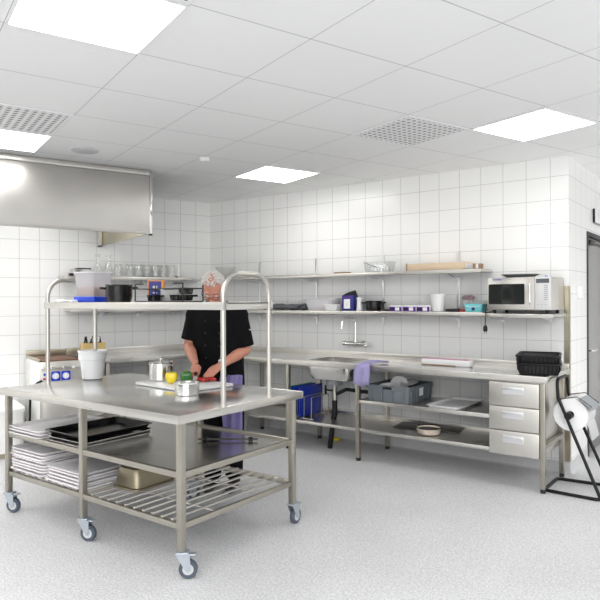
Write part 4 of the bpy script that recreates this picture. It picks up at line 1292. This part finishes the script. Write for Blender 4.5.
# ------------------------------------------------------------------ things on the sink table
def foil_box():
    t = thing('foil_box', 'long white and magenta foil dispenser box on the sink table', 'box', (3.27, -.37, TZ + .001), .0)
    MB().box(-.225, .225, -.035, .035, 0, .055, .004).build('box_body', 'white', t)
    b = MB(); b.loft([[(-.215, -.024, .0555), (.20, -.024, .0555), (.20, .03, .0555), (-.215, .03, .0555)], [(-.215, -.022, .060), (.20, -.022, .060), (.20, .028, .060), (-.215, .028, .060)]]); b.build('lid_print', 'magenta', t)
    MB().box(-.222, .10, -.0365, -.0345, .003, .010).build('lower_stripe', 'carddark', t, 0)
    MB().box(.2255, .232, -.033, .033, .004, .054, .003).build('end_cap', 'white', t)
foil_box()
def basket_mesh():
    t = thing('bread_basket', '', 'basket', (0, 0, 0))
    hx, hy, h = .160, .200, .088
    b = MB()
    b.loft([rrz(hx - .03, hy - .03, .03, 0), rrz(hx - .012, hy - .012, .03, h - .01), rrz(hx - .016, hy - .016, .03, h - .01), rrz(hx - .034, hy - .034, .028, .006)]); b.build('inner_shell', 'iron', t)
    # woven uprights
    b = MB()
    bot, top = rr(hx - .026, hy - .026, .03, 10), rr(hx - .008, hy - .008, .03, 10)
    def resample(pts, n):
        L = [0]; P = pts + [pts[0]]
        for a, c in zip(P[:-1], P[1:]): L.append(L[-1] + sqrt((a[0] - c[0]) ** 2 + (a[1] - c[1]) ** 2))
        out = []
        for k in range(n):
            s = L[-1] * k / n
            i = max(j for j in range(len(L)) if L[j] <= s); i = min(i, len(P) - 2)
            f = (s - L[i]) / max(1e-9, L[i + 1] - L[i]); out.append((P[i][0] * (1 - f) + P[i + 1][0] * f, P[i][1] * (1 - f) + P[i + 1][1] * f))
        return out
    for (p, q) in zip(resample(bot, 44), resample(top, 44)):
        b.tube([(p[0], p[1], .004), (q[0] * 1.01, q[1] * 1.01, h * .5), (q[0], q[1], h - .012)], .0062, 6)
    b.build('woven_side', 'black', t)
    b = MB(); b.tube([(x, y, h - .006) for x, y in rr(hx - .004, hy - .004, .035, 6)], .010, 8, True); b.build('rim', 'black', t)
    b = MB(); b.tube([(x, y, .007) for x, y in rr(hx - .026, hy - .026, .03, 6)], .0068, 8, True); b.build('base_ring', 'black', t)
    return t
bk = basket_mesh()
bk.location = (4.085, -.445, TZ + .001); bk.rotation_euler = (0, 0, .25); bk['label'] = 'black woven basket at the bottom of the pair on the sink table'
dup(bk, (4.082, -.44, TZ + .062), 0.22, 'black woven basket on top of the pair on the sink table')

# ------------------------------------------------------------------ things on the lower shelves of the sink table
def crate():
    t = thing('plastic_crate', 'grey plastic crate of plates on the sink table shelf', 'crate', (2.83, -.40, .5545))
    hx, hy, h = .215, .25, .15
    b = MB(); b.loft([rrz(hx - .012, hy - .012, .015, 0), rrz(hx - .006, hy - .006, .018, .11), rrz(hx, hy, .02, .112), rrz(hx, hy, .02, h), rrz(hx - .012, hy - .012, .015, h), rrz(hx - .016, hy - .016, .012, .006)]); b.build('crate_body', 'crate', t)
    for k in range(4):
        x = -.16 + k * .105
        MB().box(x - .006, x + .006, -hy - .003, -hy + .01, .0, .112, .002).build('rib', 'crate', t)
    for k in range(4):
        y = -.2 + k * .115
        MB().box(hx - .01, hx + .003, y - .006, y + .006, .0, .112, .002).build('rib', 'crate', t)
    b = MB(); b.box(-.045, .045, -hy - .0025, -hy + .001, .118, .14, .003); b.build('hand_grip', 'black', t)
    MB().box(hx + .001, hx + .0028, -.05, .03, .055, .125).build('side_label', 'white', t, 0)
crate()
def plate_m(r): 
    b = MB(); b.lathe([(r * .55, 0), (r * .6, .002), (r, .016), (r, .019), (r * .62, .006), (.01, .005)], seg=32); return b
CZ = .5545 + .02
pl = single(plate_m(.085), 'shallow_bowl', 'white', 'pale bowl standing tilted in the grey crate', 'bowl', (2.80, -.36, CZ + .10)); pl.rotation_euler = (radians(62), 0, .5)
o = dup(pl, (2.90, -.36, CZ + .115), 0, 'pale dish lying flat on top in the grey crate'); o.rotation_euler = (radians(8), radians(-6), .2)
o = dup(pl, (2.79, -.55, CZ + .105), 0, 'pale dish at the front rim of the grey crate'); o.rotation_euler = (radians(8), 0, 0)
single(MB().box(-.10, .09, -.14, .14, 0, .06, .02), 'dark_box', 'black', 'dark box inside the grey crate under the dishes', 'box', (2.82, -.36, .5545 + .007))
single(tray_mesh(.16, .275, .022, slope=.01), 'flat_tray', 'white', 'flat white tray on the sink table middle shelf', 'tray', (3.36, -.385, .5545), -.03)
def dish():
    t = thing('baking_dish', 'round white speckled dish with dark inside on the bottom shelf', 'dish', (3.16, -.50, .2965))
    b = MB(); b.lathe([(.085, 0), (.095, .004), (.108, .05), (.112, .054), (.104, .054), (.090, .010), (.01, .008)], seg=36); b.build('dish_body', mat('rusty_enamel', (0.72, 0.62, 0.52), .4, var=.45, scale=14), t)
    b = MB(); b.lathe([(.101, .040), (.098, .0415), (.02, .043)], seg=36); b.build('dark_content', 'iron', t)
    b = MB(); b.tube([(.108 * cos(a), .108 * sin(a), .056) for a in [2 * pi * k / 36 for k in range(36)]], .0045, 8, True); b.build('rim', 'black_gloss', t)
dish()
b = MB(); b.box(-.30, .30, -.14, .14, 0, .006, .002)
single(b, 'dark_sheet', 'dark_steel', 'thin dark metal sheet lying at the back of the bottom shelf', 'sheet', (3.05, -.26, .2965), .15)
def board_rack():
    t = thing('board_rack', 'wire rack holding cutting boards below the sink', 'rack', (1.80, -.42, .2965))
    b = MB()
    for x in (-.125, -.015, .07, .16):
        b.tube(fillet([(x, -.17, .005), (x, -.17, .22), (x, .13, .22), (x, .13, .005)], .02), .005, 8)
    for y in (-.17, .13): b.tube([(-.14, y, .005), (.18, y, .005)], .005, 8)
    b.build('frame', 'steel_leg', t)
board_rack()
bl = single(MB().box(-.008, .008, -.20, .20, 0, .30, .006), 'chopping_board', 'blue', 'blue cutting board standing upright, left of two blue ones below the sink', 'cutting board', (1.745, -.42, .308), 0)
dup(bl, (1.83, -.42, .308), 0, 'blue cutting board standing upright, right of two blue ones below the sink')
o = single(MB().box(-.008, .008, -.20, .20, 0, .30, .006), 'chopping_board', 'green', 'green cutting board standing upright beside the blue ones', 'cutting board', (1.70, -.42, .308), 0)
single(MB().box(-.012, .012, -.012, .012, 0, .045, .002), 'wood_wedge', 'wood', 'small wooden block beside the blue boards', 'block', (1.785, -.635, .2965))
single(MB().box(-.03, .03, -.02, .02, 0, .03, .005), 'yellow_sponge', 'yellowsponge', 'small yellow sponge on the floor under the sink', 'sponge', (1.93, -.10, .0005), .4)
def corner_bin():
    b = MB(); b.loft([rrz(.10, .09, .03, 0), rrz(.14, .12, .03, .37), rrz(.145, .125, .03, .38), rrz(.13, .11, .03, .38), rrz(.09, .08, .025, .01)])
    single(b, 'waste_bin', 'white', 'pale plastic bin under the sink table near the corner', 'bin', (.74, -.36, .0005), .2)
corner_bin()

# ------------------------------------------------------------------ paper roll on a black tube stand
def roll_stand():
    t = thing('roll_stand', 'black tube floor stand leaning back with paper roll', 'stand', (4.42, -.42, 0))
    org = (4.42, -.42, 0)
    yA, yB = -.60, -.235
    b = MB(org)
    r = .0125
    # floor loop
    loop = fillet([(4.165, yA - .01, r), (4.56, yA - .03, r), (4.56, yB + .03, r), (4.165, yB, r)], .035, 5, True)
    b.tube(loop, r, 10, True)
    b.build('floor_loop', 'black_matt', t)
    b = MB(org)
    up = fillet([(4.555, yA, .02), (4.258, yA + .03, .72), (4.250, yA + .03, .86), (4.250, yB - .03, .86), (4.258, yB - .03, .72), (4.555, yB, .02)], .05, 6)
    b.tube(up, r, 10); b.build('upright_frame', 'black_matt', t)
    b = MB(org); b.cyl((4.340, yA - .02, .595), (4.340, yB + .02, .595), .010, None, 12)
    for y in (yA - .012, yB + .012): b.cyl((4.340, y - .012, .595), (4.340, y + .012, .595), .028, None, 18)
    b.build('spindle', 'black', t)
    b = MB(org); b.obox((4.455, (yA + yB) / 2, .685), Vector((.05, 0, -.035)), Vector((0, .16, 0)), Vector((.001, 0, .0015))); b.build('cutter_plate', 'grey', t)
    for y, k in ((yA, 1), (yB, -1)):
        b = MB(org); b.tube([(4.265, y + k * .04, .71), (4.39, y + k * .05, .735), (4.49, y + k * .06, .665)], .004, 8)
        b.build('cutter_arm', 'dark_steel', t)
    # the roll itself rests on the spindle
    q = thing('paper_roll', 'big white paper roll hanging in the black stand', 'paper roll', (4.340 + .0, (yA + yB) / 2, .595))
    b = MB(); R = .125
    rings = []
    for y, r_ in ((-.13, .028), (-.13, R - .004), (-.126, R), (.126, R), (.13, R - .004), (.13, .028)):
        rings.append([(r_ * cos(2 * pi * k / 48), y, r_ * sin(2 * pi * k / 48)) for k in range(48)])
    b.loft(rings, closed=True); b.build('roll', 'paper', q)
    b = MB(); rows = []
    for i in range(12):
        a = radians(75 - i * 9)
        rows.append([((R + .001) * cos(a), y, (R + .001) * sin(a)) for y in (-.128, .0, .128)])
    x0, z0 = rows[-1][0][0], rows[-1][0][2]
    for i in range(1, 5): rows.append([(x0 + .004 + .008 * i, y, z0 - .032 * i) for y in (-.128, 0, .128)])
    b.sheet(rows); bmesh.ops.solidify(b.bm, geom=b.bm.faces[:], thickness=.0012); b.build('loose_sheet', 'paper', q)
roll_stand()

# ------------------------------------------------------------------ the person
def remesh(mb, name, material, parent, voxel, smooth_it=4):
    o = mb.build(name, material, parent, 0)
    md = o.modifiers.new('r', 'REMESH'); md.mode = 'VOXEL'; md.voxel_size = voxel; md.use_smooth_shade = True
    s = o.modifiers.new('s', 'SMOOTH'); s.iterations = smooth_it; s.factor = .5
    dg = bpy.context.evaluated_depsgraph_get(); dg.update()
    me = bpy.data.meshes.new_from_object(o.evaluated_get(dg), depsgraph=dg)
    o.modifiers.clear()
    old = o.data; o.data = me; bpy.data.meshes.remove(old)
    me.name = name
    if not me.materials: me.materials.append(M[material] if isinstance(material, str) else material)
    for p in me.polygons: p.use_smooth = True
    return o

def person():
    f = Vector((.5, -.866, 0)); l = Vector((.866, .5, 0)); z = Vector((0, 0, 1))
    S = Vector((2.095, -2.033, 1.363)); H = Vector((2.05, -1.955, .93)); HC = Vector((2.181, -2.156, 1.556))
    shR, shL = S - l * .175 - z * .005, S + l * .175 - z * .005
    elR, wrR, grR = Vector((1.915, -2.16, 1.11)), Vector((2.138, -2.310, 1.012)), Vector((2.205, -2.362, .962))
    elL, wrL, knL = Vector((2.268, -1.895, 1.085)), Vector((2.275, -2.186, .985)), Vector((2.282, -2.278, .945))
    kR, kL = Vector((2.045, -2.02, .47)), Vector((2.190, -1.935, .47))
    aR, aL = Vector((2.02, -2.01, .09)), Vector((2.165, -1.92, .09))
    org = Vector((2.05, -1.955, 0))
    ca, sa = cos(radians(38)), sin(radians(38))
    hf = f * ca - z * sa; hu = z * ca + f * sa
    b = MB(org)
    # head
    b.ell(HC + hu * .022 - hf * .012, l * .076, hf * .096, hu * .098, 24, 16)
    b.ell(HC + hf * .028 - hu * .05, l * .060, hf * .066, hu * .078, 20, 14)
    b.ell(HC + hf * .070 - hu * .108, l * .028, hf * .022, hu * .020)
    b.cap(HC + hf * .086 + hu * .000, .011, HC + hf * .112 - hu * .040, .0155)
    for s in (-1, 1):
        b.ell(HC + l * (s * .078) - hf * .012 - hu * .012, l * .010, hf * .021, hu * .034)
        b.ell(HC + l * (s * .030) + hf * .078 + hu * .018, l * .026, hf * .012, hu * .009)
        b.ell(HC + l * (s * .040) + hf * .062 - hu * .035, l * .022, hf * .022, hu * .020)
        b.ell(HC + l * (s * .010) + hf * .106 - hu * .044, l * .011, hf * .010, hu * .008)
    b.ell(HC + hf * .088 - hu * .074, l * .024, hf * .008, hu * .006)
    b.ell(HC + hf * .087 - hu * .083, l * .021, hf * .009, hu * .007)
    # neck, torso
    b.cap(S + z * .02 + f * .01, .062, HC - hf * .035 - hu * .055, .054)
    b.cap(S - z * .05, .105, H + z * .06, .11)
    for s, sh in ((-1, shR), (1, shL)): b.cap(S + l * (s * .05), .07, sh, .052)
    # arms
    for sh, el, wr in ((shR, elR, wrR), (shL, elL, wrL)):
        b.cap(sh, .052, el, .043); b.cap(el, .043, el.lerp(wr, .35), .045); b.cap(el.lerp(wr, .35), .045, wr, .027)
    # legs
    for s, k, a in ((-1, kR, aR), (1, kL, aL)):
        hp = H + l * (s * .085) - z * .03
        b.cap(hp, .082, k, .052); b.cap(k, .052, k.lerp(a, .35) - f * .008, .052); b.cap(k.lerp(a, .35) - f * .008, .052, a, .034); b.cap(a - z * .035, .034, a + f * .11 - z * .055, .026)
    # left hand pressing on the pepper: palm and five fingers
    d = (knL - wrL).normalized(); lat = (l - d * l.dot(d)).normalized(); nrm = d.cross(lat)
    if nrm.z < 0: nrm = -nrm
    for u in (-.026, -.009, .009, .026):
        b.cap(wrL + lat * u * .6, .017, knL + lat * u, .0135)
    for k, (u, L) in enumerate(((-.029, .88), (-.010, 1.0), (.010, .96), (.028, .78))):
        p = knL + lat * u
        d1 = (d * .75 - z * .28 - lat * .25 + lat * u * 4).normalized(); d2 = (d1 - z * .75).normalized(); d3 = (d2 - z * .5 - d * .35).normalized()
        q = p + d1 * .036 * L; r = q + d2 * .024 * L; e = r + d3 * .014 * L
        b.cap(p, .0105, q, .0095, 10); b.cap(q, .0095, r, .0088, 10); b.cap(r, .0088, e, .0078, 10)
    p = wrL + d * .03 - lat * .03; q = p + (d * .6 - lat * .75 - z * .35).normalized() * .036; r = q + (d * .9 - lat * .25 - z * .45).normalized() * .030
    b.cap(p, .016, q, .0115, 10); b.cap(q, .0115, r, .009, 10)
    # right hand closed round the knife handle
    kd = Vector((.50, -.70, -.50)).normalized()           # knife axis, towards the tip
    hd = (grR - wrR).normalized()
    side = kd.cross(hd).normalized()
    up = side.cross(kd).normalized()
    if up.z < 0: up = -up
    side = kd.cross(up).normalized()
    palm = grR + up * .022
    for u in (-.030, -.010, .010, .030):
        b.cap(wrR + kd * u * .5, .019, palm + kd * u + up * .002, .0155)
    kc = grR - up * .004
    for k, (u, L) in enumerate(((.034, 1.0), (.012, 1.05), (-.010, 1.0), (-.031, .85))):
        pts = []
        for a in (85, 30, -25, -85, -140):
            aa = radians(a)
            pts.append(kc + kd * u + (side * -cos(aa) + up * sin(aa)) * .0235)
        for i in range(4): b.cap(pts[i], .0105 - i * .0007, pts[i + 1], .0098 - i * .0007, 10)
    p = palm + kd * .030 + side * .012; q = kc + kd * .052 + side * .022; r = kc + kd * .072 + side * .006 + up * .010
    b.cap(p, .0155, q, .0115, 10); b.cap(q, .0115, r, .009, 10)
    body = remesh(b, 'person', 'skin', None, .0055, 3)
    body.location = org
    tag(body, 'grey-haired person in black chef jacket cutting peppers at the island table', 'person')
    # jacket
    j = MB(org)
    prof = [(0.0, .200, .150), (.14, .198, .158), (.32, .198, .150), (.58, .205, .142), (.78, .212, .130), (.93, .195, .112), (1.02, .135, .092), (1.08, .078, .072)]
    A = H - z * .13; B = S + z * .055
    rings = []
    for u, a, d_ in prof:
        c = A.lerp(B, u) + f * (.02 * sin(pi * min(u, 1)))
        rings.append([c + l * a * cos(th) * (1 + .015 * sin(5 * th + u * 9)) + f * d_ * sin(th) for th in [2 * pi * k / 32 for k in range(32)]])
    j.loft(rings)
    for s, sh, el in ((-1, shR, elR), (1, shL, elL)):
        j.ell(sh - z * .005, l * .075, f * .078, z * .072)
        e2 = sh.lerp(el, .90 if s > 0 else .80)
        j.tube([sh - (el - sh).normalized() * .03, sh.lerp(el, .4), e2], [.066, .070, .073], 20)
    jk = remesh(j, 'jacket', 'jacket', body, .0075, 5)
    c = MB(org); nb = S + z * .085 + f * .018
    c.tube([nb + l * .068 * cos(th) + f * .066 * sin(th) - z * (.022 * sin(th)) for th in [2 * pi * k / 24 for k in range(24)]], .014, 10, True)
    c.build('collar', 'jacket', body)
    for k in range(4):
        for s in (-1, 1):
            u = .38 + k * .15
            cc = A.lerp(B, u) + f * (.148 + .018 * sin(pi * u) - (.012 if k > 2 else 0)) + l * (s * .055)
            bb = MB(org); bb.ell(cc, l * .010, z * .010, f * .012, 10, 6); bb.build('button', 'black', jk)
    pn = MB(org); pn.cyl(shL.lerp(elL, .42) + l * .070 + f * .045, shL.lerp(elL, .42) + l * .080 + f * .005, .004, None, 8); pn.build('pen', 'white', body)
    # trousers
    t = MB(org)
    t.ell(H - z * .02, l * .175, f * .135, z * .14)
    for s, k, a in ((-1, kR, aR), (1, kL, aL)):
        hp = H + l * (s * .088) - z * .04
        t.tube([hp, hp.lerp(k, .5), k, k.lerp(a, .5), a - z * .01], [.105, .092, .074, .070, .068], 20)
    remesh(t, 'trousers', 'trousers', body, .0075, 5)
    for s, a in ((-1, aR), (1, aL)):
        sh = MB(org)
        base = Vector((a.x, a.y, 0)); rings = []
        for u, w_, h_ in ((-.075, .028, .045), (-.06, .038, .075), (-.01, .042, .095), (.05, .044, .085), (.11, .047, .06), (.155, .040, .045), (.178, .022, .03)):
            rings.append([base + f * u + l * w_ * cos(th) + z * max(.0008, h_ * .5 + h_ * .5 * sin(th) * 1.0) for th in [2 * pi * k / 18 for k in range(18)]])
        sh.loft(rings); sh.build('shoe', 'shoe', body)
    # apron cloth hanging from the waist on his left
    ap = MB(org); rows = []
    topz, botz = .90, .42
    for i in range(16):
        u = i / 15
        row = []
        for k in range(14):
            v = k / 13
            wd = .19 * (1 - .25 * u)
            base = H + f * .172 + l * (.125 + (v - .5) * wd + .01 * u)
            row.append(base + f * (.012 * sin(v * 14 + u * 2) + .01 * sin(u * 5) - .020 * abs(v - .5) - .025 * u) + z * (topz - H.z + (botz - topz) * u + .02 * sin(v * 7) * u))
        rows.append(row)
    ap.sheet(rows); bmesh.ops.solidify(ap.bm, geom=ap.bm.faces[:], thickness=.004)
    ap.build('apron_cloth', 'apron', body, 80)
    # hair: short grey, full at the sides and back, thin on top
    h = MB(org)
    hc = HC + hu * .024 - hf * .014
    rnd = random.Random(3)
    for k in range(900):
        th = rnd.uniform(0, 2 * pi); ph = math.acos(rnd.uniform(-.45, 1))
        n = l * (sin(ph) * cos(th)) + hf * (sin(ph) * sin(th)) + hu * cos(ph)
        front = n.dot(hf); top = n.dot(hu); sd = abs(n.dot(l))
        if front > .40 and top < .62: continue                     # face and forehead
        if front > .15 and top < -.05 and sd < .95: continue
        if top > .45 and sd < .45 and front > -.45 and rnd.random() < .45: continue   # thin crown
        p = hc + l * (.076 * n.dot(l)) + hf * (.096 * front) + hu * (.098 * top)
        tang = (hu * -.6 + hf * rnd.uniform(-.4, .5) + l * rnd.uniform(-.5, .5)); tang = (tang - n * tang.dot(n)).normalized()
        L = rnd.uniform(.014, .026); lift = rnd.uniform(.005, .013)
        h.tube([p - n * .003, p + n * lift + tang * L * .5, p + n * (lift * .9) + tang * L], [.0055, .0048, .0012], 5)
    h.build('hair', 'hair', body, 80)
    # face details
    for s in (-1, 1):
        e = MB(org); e.ell(HC + l * (s * .031) + hf * .074 - hu * .012, l * .011, hf * .011, hu * .006, 12, 8); e.build('eye', 'eye', body)
        eb = MB(org); eb.tube([HC + l * (s * .012) + hf * .092 + hu * .020, HC + l * (s * .032) + hf * .090 + hu * .026, HC + l * (s * .052) + hf * .076 + hu * .020], [.0015, .0028, .0015], 6); eb.build('eyebrow', 'brow', body)
    lp = MB(org); lp.ell(HC + hf * .094 - hu * .079, l * .022, hf * .004, hu * .006, 12, 8); lp.build('lips', 'lip', body)
    g = MB(org)
    for s in (-1, 1):
        c0 = HC + l * (s * .033) + hf * .105 - hu * .010
        g.tube([c0 + l * (.024 * cos(a)) + hu * (.015 * sin(a)) for a in [2 * pi * k / 20 for k in range(20)]], .0022, 6, True)
        g.tube([c0 + l * (s * .024) + hu * .004, HC + l * (s * .080) + hf * .06 + hu * .002, HC + l * (s * .086) - hf * .010], .0022, 6)
    g.tube([HC + l * -.009 + hf * .106 - hu * .006, HC + hf * .112 - hu * .003, HC + l * .009 + hf * .106 - hu * .006], .002, 6)
    g.build('glasses', 'black', body)
    # wrist watch
    wd = (wrL - elL).normalized(); wc = elL.lerp(wrL, .93)
    u1 = (l - wd * l.dot(wd)).normalized(); u2 = wd.cross(u1)
    wt_ = MB(org); wt_.tube([wc + u1 * .031 * cos(a) + u2 * .031 * sin(a) for a in [2 * pi * k / 20 for k in range(20)]], .006, 8, True)
    wo = wt_.build('wrist_watch', 'alu', body)
    if u2.z < 0: u2 = -u2
    q = MB(org); q.cyl(wc + (u2 * .9 - u1 * .3).normalized() * .030, wc + (u2 * .9 - u1 * .3).normalized() * .040, .016, None, 18); q.build('watch_face', 'white', wo)
    # the knife in his right hand
    kn = thing('kitchen_knife', 'kitchen knife with black handle in the right hand', 'knife', kc)
    kb = MB(kc); kb.tube([kc - kd * .062, kc - kd * .02, kc + kd * .05], [.011, .0125, .011], 10); kb.build('handle', 'black', kn)
    bl_ = MB(kc)
    s2 = side; u_ = up
    P = [(.050, .012), (.050, -.020), (.10, -.021), (.125, -.012), (.140, .008), (.10, .012)]
    # blade ends above the board
    bl_.loft([[kc + kd * a * 1.0 + u_ * c_ - s2 * .0008 for a, c_ in P], [kc + kd * a + u_ * c_ + s2 * .0008 for a, c_ in P]])
    bl_.build('blade', 'chrome', kn, 0)
person()
